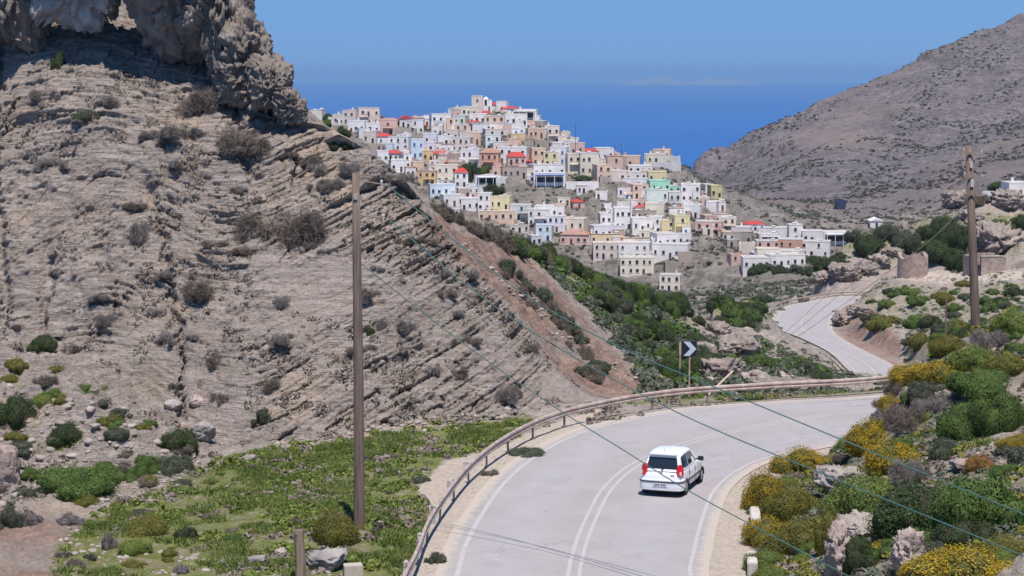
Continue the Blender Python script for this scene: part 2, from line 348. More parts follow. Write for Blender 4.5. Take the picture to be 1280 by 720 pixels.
put(R_, (40, 90), [(-300, 650), (0, 650), (90, 640), (170, 680), (280, 690), (260, 800), (-300, 800)], .8, 12)
put(R_, (300, 450), [(1037, 405), (1062, 380), (1098, 384), (1128, 430), (1122, 468), (1067, 436)], 1, 6)
put(R_, (60, 100), [(1140, 470), (1280, 560), (1280, 620), (1180, 560)], .4, 15)
put(B_, (40, 95), [(470, 800), (515, 720), (540, 640), (520, 610), (560, 575), (620, 560), (700, 525), (760, 508), (700, 560), (640, 620), (600, 720), (580, 800)], .95, 5)
put(B_, (40, 90), [(860, 800), (870, 720), (885, 650), (905, 610), (940, 585), (1010, 556), (1040, 560), (960, 600), (938, 640), (936, 720), (930, 800)], 1, 4)
put(B_, (76, 90), [(880, 583), (970, 568), (1090, 520), (1100, 545), (1000, 580)], .6, 4)
put(B_, (380, 440), [(1120, 338), (1280, 336), (1280, 352), (1180, 358), (1120, 352)], .6, 4)
G_ *= (1 - np.clip(B_, 0, 1) * .95)
G_ *= 1 - (r1 < 4.7) * .8
FAR = ss(810, 900, DD).astype(np.float32)
VIL = (ss(500, 560, DD) * (1 - ss(890, 950, DD))).astype(np.float32)

# ------------------------------------------------------------------ materials
MATS = {}
def mat(name, col, rough=.85, var=.25, nscale=3.0, bump=0.0, bscale=20, metal=0, spec=.3, col2=None, obj=False, objvar=0.0):
    if name in MATS: return MATS[name]
    m = bpy.data.materials.new(name); m.use_nodes = True; nt = m.node_tree; N = nt.nodes; K = nt.links
    p = N['Principled BSDF']; p.inputs['Roughness'].default_value = rough; p.inputs['Metallic'].default_value = metal; p.inputs['Specular IOR Level'].default_value = spec
    geo = N.new('ShaderNodeNewGeometry'); tc = N.new('ShaderNodeTexCoord')
    src = tc.outputs['Object'] if obj else geo.outputs['Position']
    if var > 0 or col2:
        nz = N.new('ShaderNodeTexNoise'); nz.inputs['Scale'].default_value = nscale; nz.inputs['Detail'].default_value = 5; K.new(src, nz.inputs['Vector'])
        rp = N.new('ShaderNodeMapRange'); rp.inputs[1].default_value = .3; rp.inputs[2].default_value = .7; K.new(nz.outputs[0], rp.inputs[0])
        mx = N.new('ShaderNodeMixRGB'); K.new(rp.outputs[0], mx.inputs[0])
        c2 = col2 or tuple(c * (1 - var) for c in col); mx.inputs[1].default_value = (*c2, 1); mx.inputs[2].default_value = (*[min(c * (1 + var * .5), .9) for c in col], 1)
        out = mx.outputs[0]
        if objvar:
            oi = N.new('ShaderNodeObjectInfo'); mr = N.new('ShaderNodeMapRange'); mr.inputs[3].default_value = 1 - objvar; mr.inputs[4].default_value = 1 + objvar
            K.new(oi.outputs['Random'], mr.inputs[0]); h = N.new('ShaderNodeHueSaturation'); K.new(mr.outputs[0], h.inputs['Value']); K.new(out, h.inputs['Color']); out = h.outputs[0]
        K.new(out, p.inputs['Base Color'])
    else: p.inputs['Base Color'].default_value = (*col, 1)
    if bump:
        nb = N.new('ShaderNodeTexNoise'); nb.inputs['Scale'].default_value = bscale; nb.inputs['Detail'].default_value = 6; K.new(src, nb.inputs['Vector'])
        bp = N.new('ShaderNodeBump'); bp.inputs['Strength'].default_value = bump; bp.inputs['Distance'].default_value = .1; K.new(nb.outputs[0], bp.inputs['Height']); K.new(bp.outputs[0], p.inputs['Normal'])
    MATS[name] = m; return m
def leafmat(name, col, col2, nscale=2.5, trans=.25):
    m = bpy.data.materials.new(name); m.use_nodes = True; nt = m.node_tree; N = nt.nodes; K = nt.links
    p = N['Principled BSDF']; p.inputs['Roughness'].default_value = .6; p.inputs['Specular IOR Level'].default_value = .25
    geo = N.new('ShaderNodeNewGeometry'); nz = N.new('ShaderNodeTexNoise'); nz.inputs['Scale'].default_value = nscale; nz.inputs['Detail'].default_value = 4
    K.new(geo.outputs['Position'], nz.inputs['Vector'])
    rp = N.new('ShaderNodeMapRange'); rp.inputs[1].default_value = .35; rp.inputs[2].default_value = .65; K.new(nz.outputs[0], rp.inputs[0])
    mx = N.new('ShaderNodeMixRGB'); K.new(rp.outputs[0], mx.inputs[0]); mx.inputs[1].default_value = (*col, 1); mx.inputs[2].default_value = (*col2, 1)
    rnd = N.new('ShaderNodeMapRange'); rnd.inputs[3].default_value = .6; rnd.inputs[4].default_value = 1.35; K.new(geo.outputs['Random Per Island'], rnd.inputs[0])
    oi = N.new('ShaderNodeObjectInfo'); ho = N.new('ShaderNodeMapRange'); ho.inputs[3].default_value = .8; ho.inputs[4].default_value = 1.2; K.new(oi.outputs['Random'], ho.inputs[0])
    mu = N.new('ShaderNodeMath'); mu.operation = 'MULTIPLY'; K.new(rnd.outputs[0], mu.inputs[0]); K.new(ho.outputs[0], mu.inputs[1])
    h = N.new('ShaderNodeHueSaturation'); K.new(mu.outputs[0], h.inputs['Value']); K.new(mx.outputs[0], h.inputs['Color'])
    K.new(h.outputs[0], p.inputs['Base Color'])
    if trans:
        tr = N.new('ShaderNodeBsdfTranslucent'); K.new(h.outputs[0], tr.inputs[0]); ms = N.new('ShaderNodeMixShader'); ms.inputs[0].default_value = trans
        K.new(p.outputs[0], ms.inputs[1]); K.new(tr.outputs[0], ms.inputs[2]); K.new(ms.outputs[0], N['Material Output'].inputs['Surface'])
    MATS[name] = m; return m

def terrain_material():
    m = bpy.data.materials.new('terrain'); m.use_nodes = True; nt = m.node_tree; N = nt.nodes; K = nt.links
    p = N['Principled BSDF']; p.inputs['Roughness'].default_value = .95; p.inputs['Specular IOR Level'].default_value = .12
    geo = N.new('ShaderNodeNewGeometry'); P = geo.outputs['Position']
    at = N.new('ShaderNodeAttribute'); at.attribute_name = 'cover'; sep = N.new('ShaderNodeSeparateColor'); K.new(at.outputs['Color'], sep.inputs[0])
    a2 = N.new('ShaderNodeAttribute'); a2.attribute_name = 'zone'; sep2 = N.new('ShaderNodeSeparateColor'); K.new(a2.outputs['Color'], sep2.inputs[0])
    def noise(scale, detail=6, rough=.6, vec=None, dist=0):
        n = N.new('ShaderNodeTexNoise'); n.inputs['Scale'].default_value = scale; n.inputs['Detail'].default_value = detail; n.inputs['Roughness'].default_value = rough; n.inputs['Distortion'].default_value = dist
        K.new(vec or P, n.inputs['Vector']); return n.outputs[0]
    def rng(x, a, b, c=0, d=1):
        r = N.new('ShaderNodeMapRange'); r.inputs[1].default_value = a; r.inputs[2].default_value = b; r.inputs[3].default_value = c; r.inputs[4].default_value = d; K.new(x, r.inputs[0]); return r.outputs[0]
    def mix(f, a, b, mode='MIX'):
        x = N.new('ShaderNodeMixRGB'); x.blend_type = mode
        for i, v in ((0, f), (1, a), (2, b)):
            if isinstance(v, (tuple, float, int)): x.inputs[i].default_value = (*v, 1) if isinstance(v, tuple) else v
            else: K.new(v, x.inputs[i])
        return x.outputs[0]
    def math_(op, a, b):
        x = N.new('ShaderNodeMath'); x.operation = op
        for i, v in ((0, a), (1, b)):
            if isinstance(v, (float, int)): x.inputs[i].default_value = v
            else: K.new(v, x.inputs[i])
        return x.outputs[0]
    mp = N.new('ShaderNodeMapping'); mp.inputs['Rotation'].default_value = (0, math.radians(-25), 0); mp.inputs['Scale'].default_value = (.35, .6, 5.5); K.new(P, mp.inputs[0])
    bed = noise(1.0, 7, .65, mp.outputs[0], .3)
    big = noise(.22, 5, .6); med = noise(1.3, 6, .65); fine = noise(9, 5, .7)
    mp2 = N.new('ShaderNodeMapping'); mp2.inputs['Rotation'].default_value = (0, math.radians(-25), 0); mp2.inputs['Scale'].default_value = (1.4, 1.6, 15); K.new(P, mp2.inputs[0])
    bed2 = noise(1.0, 6, .7, mp2.outputs[0], .4)
    rock = mix(rng(bed, .36, .62), (.245, .205, .182), (.415, .355, .318))
    rock = mix(rng(bed2, .54, .66, 0, .75), rock, (.165, .135, .12)); rock = mix(rng(bed2, .45, .33, 0, .5), rock, (.50, .44, .40))
    rock = mix(rng(big, .45, .7, 0, .5), rock, (.33, .275, .225))
    rock = mix(rng(med, .55, .75, 0, .6), rock, (.25, .205, .18)); rock = mix(rng(noise(.33, 7, .72), .52, .66, 0, .6), rock, (.29, .235, .195)); rock = mix(rng(noise(.16, 6, .7), .58, .66, 0, .6), rock, (.47, .36, .27))
    rock = mix(rng(noise(.45, 5, .6, None, .5), .64, .78, 0, .6), rock, (.40, .27, .17))
    rock = mix(rng(fine, .3, .75, .75, 1.15), (0, 0, 0), rock, 'MIX') if False else rock
    # village hill rock, pale dusty scrubland
    vil = mix(rng(noise(.16, 7, .75), .38, .60), (.18, .16, .14), (.37, .325, .295))
    vil = mix(rng(noise(.6, 5, .7), .52, .68, 0, .75), vil, (.09, .10, .065))
    vil = mix(rng(noise(.7, 6, .8), .54, .66, 0, .75), vil, (.44, .40, .37)); vil = mix(rng(noise(1.3, 5, .8), .55, .66, 0, .7), vil, (.10, .088, .075))
    far = mix(rng(noise(.05, 6, .65), .36, .64), (.175, .152, .160), (.265, .235, .248))
    far = mix(rng(noise(.30, 7, .8), .45, .58, 0, .85), far, (.105, .095, .092))
    far = mix(rng(noise(.5, 5, .8), .55, .70, 0, .6), far, (.41, .37, .375))
    far = mix(rng(noise(.012, 3, .5), .5, .64, 0, .5), far, (.30, .235, .205))
    red = mix(rng(med, .35, .65), (.19, .125, .10), (.36, .25, .20)); red = mix(rng(big, .48, .6, 0, .7), red, (.30, .265, .235))
    sand = mix(rng(fine, .3, .7), (.43, .36, .30), (.58, .49, .41))
    gre = mix(rng(noise(1.8, 5, .7), .35, .62), (.13, .15, .045), (.21, .22, .08)); gre = mix(rng(noise(.5, 5, .65), .52, .66, 0, .75), gre, (.22, .19, .13))
    c = mix(sep2.outputs[1], rock, vil); c = mix(sep2.outputs[0], c, far)
    c = mix(rng(math_('ADD', sep.outputs[1], math_('MULTIPLY', math_('SUBTRACT', med, .5), 1.6)), .42, .72), c, red)
    c = mix(rng(math_('ADD', sep.outputs[2], math_('MULTIPLY', math_('SUBTRACT', med, .5), 1.3)), .45, .6), c, sand)
    gf = rng(math_('ADD', sep.outputs[0], math_('MULTIPLY', math_('SUBTRACT', noise(1.4, 7, .8), .5), 3.2)), .64, .92)
    c = mix(gf, c, gre)
    vf = N.new('ShaderNodeHueSaturation'); K.new(c, vf.inputs['Color'])
    K.new(rng(math_('ADD', math_('MULTIPLY', noise(6, 6, .75), .6), math_('MULTIPLY', noise(22, 4, .7), .4)), .38, .62, .76, 1.26), vf.inputs['Value']); c = vf.outputs[0]
    K.new(c, p.inputs['Base Color'])
    hgt = math_('ADD', math_('MULTIPLY', bed, 1.0), math_('ADD', math_('MULTIPLY', bed2, -.7), math_('MULTIPLY', fine, .5)))
    bp = N.new('ShaderNodeBump'); bp.inputs['Strength'].default_value = .9; bp.inputs['Distance'].default_value = .22; K.new(hgt, bp.inputs['Height'])
    bf = noise(.5, 7, .75); bp2 = N.new('ShaderNodeBump'); bp2.inputs['Distance'].default_value = 2.2
    K.new(math_('MULTIPLY', math_('MAXIMUM', sep2.outputs[0], sep2.outputs[1]), .8), bp2.inputs['Strength']); K.new(bf, bp2.inputs['Height']); K.new(bp.outputs[0], bp2.inputs['Normal'])
    K.new(bp2.outputs[0], p.inputs['Normal'])
    return m
MT = terrain_material()

def mesh_np(name, V, Fq, m, smooth=False, parent=None):
    me = bpy.data.meshes.new(name); V = np.asarray(V, np.float32); Fq = np.asarray(Fq, np.int32)
    me.vertices.add(len(V)); me.vertices.foreach_set('co', V.ravel())
    k = Fq.shape[1]; me.loops.add(Fq.size); me.loops.foreach_set('vertex_index', Fq.ravel())
    me.polygons.add(len(Fq)); me.polygons.foreach_set('loop_start', np.arange(len(Fq), dtype=np.int32) * k)
    if smooth: me.polygons.foreach_set('use_smooth', np.ones(len(Fq), bool))
    me.update(calc_edges=True); me.validate()
    if m: me.materials.append(m)
    return me
def link(name, me, parent=None, loc=None):
    o = bpy.data.objects.new(name, me); COL.objects.link(o)
    if parent: o.parent = parent
    if loc is not None: o.location = loc
    return o
def tag(o, label=None, cat=None, group=None, kind=None):
    if label: o['label'] = label
    if cat: o['category'] = cat
    if group: o['group'] = group
    if kind: o['kind'] = kind
    return o
def empty(name, loc, label, cat, group=None, rz=0):
    o = bpy.data.objects.new(name, None); COL.objects.link(o); o.location = loc; o.rotation_euler = (0, 0, rz); o.empty_display_size = .3
    return tag(o, label, cat, group)

def patch(name, da, db, label):
    i0 = int(np.searchsorted(rows, da)); i1 = min(int(np.searchsorted(rows, db)), len(rows) - 1)
    r = slice(i0, i1 + 1); n = i1 - i0 + 1; c = len(cols)
    V = np.stack([PX[r], PY[r], PZ[r]], -1).reshape(-1, 3)
    idx = np.arange(n * c).reshape(n, c)
    Fq = np.stack([idx[:-1, :-1], idx[:-1, 1:], idx[1:, 1:], idx[1:, :-1]], -1).reshape(-1, 4)
    me = mesh_np(name, V, Fq, MT, smooth=(da < 80 or da > 500))
    for an, chans in (('cover', (G_, R_, B_)), ('zone', (FAR, VIL, FAR * 0))):
        at = me.color_attributes.new(an, 'FLOAT_COLOR', 'POINT')
        A = np.ones((n * c, 4), np.float32)
        for q, ch in enumerate(chans): A[:, q] = ch[r].ravel()
        at.data.foreach_set('color', A.ravel())
    o = link(name, me); tag(o, kind='structure'); o['label'] = label; return o
patch('ground', 0, 82, 'grassy and stony ground beside the road')
patch('cliff', 82, 125, 'pale layered rock cliff above the road bend')
patch('hillside', 125, 520, 'scrubby slopes and gully beyond the bend')
patch('village_hill', 520, 880, 'bare terraced hill that carries the village')
patch('mountain', 880, 3000, 'bare purple grey mountain slope on the right')
# ---- sea
seam = mat('sea', (.022, .110, .36), rough=.55, var=.12, nscale=.0006, spec=.15)
R = 78000.; A = np.radians(np.linspace(-60, 60, 49)); rr = [600, 1500, 3000, 6000, 12000, 25000, 50000, R]
V = [(r * math.sin(a), r * math.cos(a), -350 - 0 * r) for r in rr for a in A]
idx = np.arange(len(V)).reshape(len(rr), 49); Fq = np.stack([idx[:-1, :-1], idx[:-1, 1:], idx[1:, 1:], idx[1:, :-1]], -1).reshape(-1, 4)
tag(link('sea', mesh_np('sea', V, Fq, seam)), kind='structure')
# ---- faint island on the horizon
V = []; n = 60
isl = mat('island', (.30, .25, .22), var=.3, nscale=.001)
for j in range(8):
    for i in range(n):
        t = i / (n - 1); xx = 3600 + 4600 * t; hh = (math.sin(t * math.pi) ** .6) * (200 + 90 * math.sin(t * 9) + 60 * math.sin(t * 23)) * math.sin(math.pi * min(1, max(0, j / 7.0))) 
        V.append((xx, 66000 + j * 400, -352 + hh * 1.15))
idx = np.arange(len(V)).reshape(8, n); Fq = np.stack([idx[:-1, :-1], idx[:-1, 1:], idx[1:, 1:], idx[1:, :-1]], -1).reshape(-1, 4)
tag(link('island', mesh_np('island', V, Fq, isl, True)), kind='structure')

# ------------------------------------------------------------------ roads
def ribbon(name, A, B, m, dz=0.0, nseg=6, kind='structure', jit=0.0):
    n = len(A); V = []
    for i in range(n):
        for k in range(nseg + 1):
            t = k / nseg; q = A[i] * (1 - t) + B[i] * t; V.append((q[0], q[1], q[2] + dz))
    idx = np.arange(len(V)).reshape(n, nseg + 1); Fq = np.stack([idx[:-1, :-1], idx[:-1, 1:], idx[1:, 1:], idx[1:, :-1]], -1).reshape(-1, 4)
    return mesh_np(name, V, Fq, m, True)
def asphalt():
    m = bpy.data.materials.new('asphalt'); m.use_nodes = True; N = m.node_tree.nodes; K = m.node_tree.links
    p = N['Principled BSDF']; p.inputs['Roughness'].default_value = .85; p.inputs['Specular IOR Level'].default_value = .25
    geo = N.new('ShaderNodeNewGeometry')
    def noise(s, d=5, r=.6):
        n = N.new('ShaderNodeTexNoise'); n.inputs['Scale'].default_value = s; n.inputs['Detail'].default_value = d; n.inputs['Roughness'].default_value = r; K.new(geo.outputs['Position'], n.inputs['Vector']); return n.outputs[0]
    def mix(f, lo, hi, a, b):
        r = N.new('ShaderNodeMapRange'); r.inputs[1].default_value = lo; r.inputs[2].default_value = hi; K.new(f, r.inputs[0])
        x = N.new('ShaderNodeMixRGB'); K.new(r.outputs[0], x.inputs[0])
        for i, v in ((1, a), (2, b)):
            if isinstance(v, tuple): x.inputs[i].default_value = (*v, 1)
            else: K.new(v, x.inputs[i])
        return x.outputs[0]
    at0 = N.new('ShaderNodeAttribute'); at0.attribute_name = 'across'
    c = mix(noise(.35), .35, .65, (.34, .31, .31), (.39, .358, .356))
    at = N.new('ShaderNodeAttribute'); at.attribute_name = 'across'
    wv = N.new('ShaderNodeMath'); wv.operation = 'PINGPONG'; wv.inputs[1].default_value = .25; K.new(at.outputs['Fac'], wv.inputs[0])
    c = mix(wv.outputs[0], .08, .2, c, mix(noise(.8), .3, .7, (.40, .375, .38), (.345, .325, .332)))
    c = mix(noise(14, 4, .7), .62, .8, c, (.27, .255, .26))
    c = mix(noise(.55, 5, .65), .58, .66, c, (.34, .315, .312))
    vo = N.new('ShaderNodeTexVoronoi'); vo.feature = 'DISTANCE_TO_EDGE'; vo.inputs['Scale'].default_value = .42
    nn_ = N.new('ShaderNodeTexNoise'); nn_.inputs['Scale'].default_value = 1.3; nn_.inputs['Detail'].default_value = 5; K.new(geo.outputs['Position'], nn_.inputs['Vector'])
    va = N.new('ShaderNodeVectorMath'); va.operation = 'ADD'; K.new(geo.outputs['Position'], va.inputs[0]); K.new(nn_.outputs['Color'], va.inputs[1]); K.new(va.outputs[0], vo.inputs['Vector'])
    ck = N.new('ShaderNodeMath'); ck.operation = 'MULTIPLY'; r1_ = N.new('ShaderNodeMapRange'); r1_.inputs[1].default_value = .0; r1_.inputs[2].default_value = .012; r1_.inputs[3].default_value = .5; r1_.inputs[4].default_value = 0; K.new(vo.outputs[0], r1_.inputs[0])
    r2_ = N.new('ShaderNodeMapRange'); r2_.inputs[1].default_value = .5; r2_.inputs[2].default_value = .6; K.new(noise(.25), r2_.inputs[0]); K.new(r1_.outputs[0], ck.inputs[0]); K.new(r2_.outputs[0], ck.inputs[1])
    c = mix(ck.outputs[0], 0, 1, c, (.17, .16, .16))
    edge = N.new('ShaderNodeMath'); edge.operation = 'PINGPONG'; edge.inputs[1].default_value = .5; K.new(at0.outputs['Fac'], edge.inputs[0])
    ea = N.new('ShaderNodeMath'); ea.operation = 'ADD'; K.new(edge.outputs[0], ea.inputs[0]); em = N.new('ShaderNodeMath'); em.operation = 'MULTIPLY'; em.inputs[1].default_value = .10; K.new(noise(2.5), em.inputs[0]); K.new(em.outputs[0], ea.inputs[1])
    c = mix(ea.outputs[0], .075, .10, (.47, .41, .35), c)
    K.new(c, p.inputs['Base Color'])
    bp = N.new('ShaderNodeBump'); bp.inputs['Strength'].default_value = .25; bp.inputs['Distance'].default_value = .02; K.new(noise(40), bp.inputs['Height']); K.new(bp.outputs[0], p.inputs['Normal'])
    return m
MA = asphalt(); 
def roadmesh(name, O, I, m):
    me = ribbon(name, O, I, m, 0, 8)
    at = me.attributes.new('across', 'FLOAT', 'POINT'); at.data.foreach_set('value', np.tile(np.linspace(0, 1, 9), len(O)).astype(np.float32))
    o = link(name, me); tag(o, kind='structure'); return o
oE = offset2(outerC, -.55); iE = offset2(innerC, .45)
roadmesh('road', oE, iE, MA)
roadmesh('far_road', offset2(outer2C, -.6), offset2(inner2C, .5), MA)
def paintmat(name, col):
    m = mat(name, col, rough=.7, var=.18, nscale=7, col2=(.39, .365, .36)); return m
MP = paintmat('road_paint', (.475, .45, .44))
def line(name, P, o0, wd, dz=.004):
    tag(link(name, ribbon(name, offset2(P, o0 - wd / 2), offset2(P, o0 + wd / 2), MP, dz, 1)), kind='structure')
line('edge_line', outerC, .12, .16); line('edge_line', innerC, -.12, .13)
cen = mid1.copy(); cen[:, :2] = outerC[:, :2] * .50 + innerC[:, :2] * .50
# double centre line worn away beyond the car
cN = cen[:118]
line('centre_line', cN, -.17, .12); line('centre_line', cN, .17, .12)
line('centre_line', cen[118:], 0, .10)
line('edge_line', outer2C, .5, .28); line('edge_line', inner2C, -.3, .2); line('centre_line', mid2, -.1, .22)
# faint tyre-polished ghost line on the inner lane is part of the asphalt noise

# ------------------------------------------------------------------ general mesh helpers
class MB:
    def __init__(s): s.v = []; s.f = []
    def add(s, V, Fs):
        o = len(s.v); s.v += [tuple(v) for v in V]; s.f += [tuple(i + o for i in f) for f in Fs]; return s
    def box(s, c, h, rz=0, ry=0, rx=0, taper=1.0):
        M = Matrix.Rotation(rz, 3, 'Z') @ Matrix.Rotation(ry, 3, 'Y') @ Matrix.Rotation(rx, 3, 'X')
        V = []
        for z in (-1, 1):
            t = taper if z > 0 else 1
            for x, y in ((-1, -1), (1, -1), (1, 1), (-1, 1)): V.append(Vector(c) + M @ Vector((x * h[0] * t, y * h[1] * t, z * h[2])))
        return s.add(V, [(3, 2, 1, 0), (4, 5, 6, 7), (0, 1, 5, 4), (1, 2, 6, 5), (2, 3, 7, 6), (3, 0, 4, 7)])
    def tube(s, P, r, n=8, cap=True):
        P = [Vector(p) for p in P]; R_ = r if isinstance(r, (list, tuple)) else [r] * len(P); V = []
        for i, p in enumerate(P):
            t = (P[min(i + 1, len(P) - 1)] - P[max(i - 1, 0)]).normalized()
            a = t.cross(Vector((0, 0, 1)) if abs(t.z) < .9 else Vector((1, 0, 0))).normalized(); b = t.cross(a)
            for k in range(n):
                th = 2 * math.pi * k / n; V.append(p + (a * math.cos(th) + b * math.sin(th)) * R_[i])
        Fs = [(i * n + k, i * n + (k + 1) % n, (i + 1) * n + (k + 1) % n, (i + 1) * n + k) for i in range(len(P) - 1) for k in range(n)]
        if cap: Fs += [tuple(range(n))[::-1], tuple((len(P) - 1) * n + k for k in range(n))]
        return s.add(V, Fs)
    def sweep(s, P, prof, up=(0, 0, 1)):
        """profile points (sideways, up) swept along P; closed profile"""
        P = [Vector(p) for p in P]; n = len(prof); V = []
        for i, p in enumerate(P):
            t = (P[min(i + 1, len(P) - 1)] - P[max(i - 1, 0)]); t.z = 0; t.normalize(); r = Vector((t.y, -t.x, 0))
            for a, b_ in prof: V.append(p + r * a + Vector((0, 0, b_)))
        Fs = [(i * n + k, i * n + (k + 1) % n, (i + 1) * n + (k + 1) % n, (i + 1) * n + k) for i in range(len(P) - 1) for k in range(n)]
        Fs += [tuple(range(n))[::-1], tuple((len(P) - 1) * n + k for k in range(n))]
        return s.add(V, Fs)
    def mesh(s, name, m, smooth=False, bevel=0):
        me = bpy.data.meshes.new(name); me.from_pydata(s.v, [], s.f); 
        bm = bmesh.new(); bm.from_mesh(me); bmesh.ops.recalc_face_normals(bm, faces=bm.faces)
        if bevel: bmesh.ops.bevel(bm, geom=list(bm.edges), offset=bevel, segments=2, affect='EDGES', clamp_overlap=True)
        bm.to_mesh(me); bm.free()
        if smooth:
            for p in me.polygons: p.use_smooth = True
        if m: me.materials.append(m)
        return me
    def build(s, name, m, parent=None, smooth=False, bevel=0, loc=None): return link(name, s.mesh(name, m, smooth, bevel), parent, loc)

# ------------------------------------------------------------------ rocks
def ico(sub):
    bm = bmesh.new(); bmesh.ops.create_icosphere(bm, subdivisions=sub, radius=1); V = np.array([v.co[:] for v in bm.verts]); Fs = np.array([[v.index for v in f.verts] for f in bm.faces]); bm.free(); return V, Fs
ICO = {k: ico(k) for k in (2, 3, 4, 5, 6)}
def rock_arrays(sub, h, seed, rough=.25, cuts=9, fine=.05, over=0.0):
    V, Fs = ICO[sub]; V = V.copy(); r = np.random.default_rng(seed)
    V = V / np.maximum(np.abs(V).max(1, keepdims=True), 1e-6) * (.55 + .45 * np.abs(V).max(1, keepdims=True))   # towards a block
    for _ in range(cuts):
        n = r.normal(size=3); n /= np.linalg.norm(n); d = V @ n; lim = r.uniform(.62, .95)
        V -= n * np.maximum(d - lim, 0)[:, None]
    nn = V / np.linalg.norm(V, axis=1)[:, None]; o = r.uniform(0, 50, 3)
    W = V * np.array(h)
    hm = np.mean(h)
    w1 = .25 * vn(V[:, 0] * 3, V[:, 1] * 3, V[:, 2] * 3, seed + 2)
    d = rough * .55 * fbm(V[:, 0] * 1.7 + o[0], V[:, 1] * 1.7 + o[1], V[:, 2] * 1.7 + o[2] + w1, 6, seed, .62)
    bz = (V[:, 2] + .35 * V[:, 0] + w1 * .6) * 4.5; bx_ = (V[:, 0] - .3 * V[:, 2] + w1) * 2.6; by_ = (V[:, 1] + w1) * 2.6
    blkn = _h(np.floor(bx_).astype(np.int64), np.floor(by_).astype(np.int64), np.floor(bz).astype(np.int64), seed + 7) - .5
    bl2 = _h(np.floor(bx_ * 2.3 + w1 * 3).astype(np.int64), np.floor(by_ * 2.3).astype(np.int64), np.floor(bz * 2.1 + w1 * 4).astype(np.int64), seed + 8) - .5
    d = d + rough * (.72 * blkn + .46 * bl2) + rough * .5 * (.3 - np.abs(fbm(V[:, 0] * 6 + o[0], V[:, 1] * 6, V[:, 2] * 4, 4, seed + 5, .6))) + fine * vn(V[:, 0] * 18, V[:, 1] * 18, V[:, 2] * 18, seed + 9)
    W = W + nn * d[:, None] * hm
    if over: W[:, 1] += -over * (W[:, 2] / h[2]) * h[1]
    return W, Fs
MR = {'pale': mat('pale_rock', (.40, .35, .315), rough=.95, nscale=1.6, bump=1.0, bscale=5, col2=(.21, .18, .16)),
      'grey': mat('grey_rock', (.38, .345, .325), rough=.95, nscale=1.2, bump=1.0, bscale=4, col2=(.20, .18, .17)),
      'crag': mat('crag_rock', (.25, .205, .175), rough=.95, nscale=1.1, bump=1.0, bscale=4, col2=(.13, .112, .10)),
      'pink': mat('pink_rock', (.42, .34, .305), rough=.95, nscale=1.6, bump=1.0, bscale=5, col2=(.25, .19, .165)),
      'far': mat('far_rock', (.34, .28, .25), rough=.95, nscale=.6, bump=1.0, bscale=1.6, col2=(.17, .145, .13))}
def rock(name, loc, h, m, label, cat, seed, sub=4, rz=0, group=None, kind=None, **kw):
    W, Fs = rock_arrays(sub, h, seed, **kw); o = link(name, mesh_np(name, W, Fs, MR[m])); o.location = loc; o.rotation_euler = (0, 0, rz)
    return tag(o, label, cat, group, kind)
def crag(u, v, D, h, seed, label, over=0, rz=0, m='crag', **kw):
    rock('rock_crag', wp(u, v, D), h, m, label, 'rock crag', seed, sub=6, over=over, rz=rz, rough=kw.pop('rough', .34), cuts=kw.pop('cuts', 7), fine=.02)
crag(0, -10, 108.3, (2.3, 2.2, 3.6), 3, 'dark overhanging crag at the top left corner of the cliff', over=.45, cuts=4)
crag(105, -38, 107.5, (3.0, 3, 2.9), 5, 'pale grey crag top between the two dark overhangs', over=.1, m='grey')
crag(215, -32, 106.2, (3.0, 2.5, 4.6), 8, 'dark overhanging rock face above the cliff', over=.72, cuts=3, rough=.28)
crag(262, 33, 105.8, (1.5, 2.0, 2.4), 21, 'dark lower wedge of the overhanging face', over=.6)
crag(283, 0, 104.9, (1.25, 2.2, 4.9), 12, 'tall brown rock pillar on the cliff skyline', over=.05)
crag(309, 62, 104.2, (1.05, 2.2, 2.5), 13, 'knobbly rock shoulder right of the tall pillar', over=.0)
crag(341, 106, 103.2, (1.0, 2.2, 1.6), 14, 'brown knobbly rock step below the pillar shoulder', over=.05)
crag(365, 138, 102.3, (.85, 1.8, .95), 17, 'lowest jagged rock of the crag, nearest the village', over=.1)
crag(298, 105, 103.6, (1.0, 1.6, 1.3), 19, 'shadowed rock wedge beneath the tall pillar', over=.3)
def rock_px(u, v, wpx, hpx, m, label, seed, cat='boulder', depth=1.0, group=None, sub=4, dmin=0, **kw):
    p, i, j = hit(u, v, dmin); k = p.y / F; hx = wpx * k / 2; hz = hpx * k / 2
    return rock('boulder' if cat == 'boulder' else 'rock_outcrop', (p.x, p.y + hx * depth * .5, p.z + hz * .75), (hx, hx * depth, hz), m, label, cat, seed, sub=sub, group=group, **kw)
rock_px(252, 548, 32, 24, 'grey', 'big pale egg-shaped boulder lying at the cliff foot', 31, rz=.3, cuts=5)
rock_px(216, 512, 24, 12, 'grey', 'pale flat boulder above the egg-shaped boulder', 32, rz=.3)
rock_px(246, 508, 24, 14, 'pink', 'pinkish slab leaning on the slope above the pale boulders', 33, rz=.5)
rock_px(232, 642 - 105, 18, 8, 'pink', 'low tan stone beside the green bush at the cliff foot', 34)
rock_px(310, 577, 20, 8, 'pale', 'flat pale stone at the upper edge of the grass', 35)
rock_px(350, 695, 18, 10, 'pale', 'rounded whitish stone near the wooden stump', 36)
rock_px(320, 705, 22, 10, 'grey', 'flat light grey stone left of the wooden stump', 37)
rock_px(8, 612, 40, 60, 'pink', 'tan rock edge at the left margin below the bushes', 38, cat='rock outcrop')
rock_px(405, 712, 60, 26, 'grey', 'low grey outcrop right of the wooden stump', 39, cat='rock outcrop')
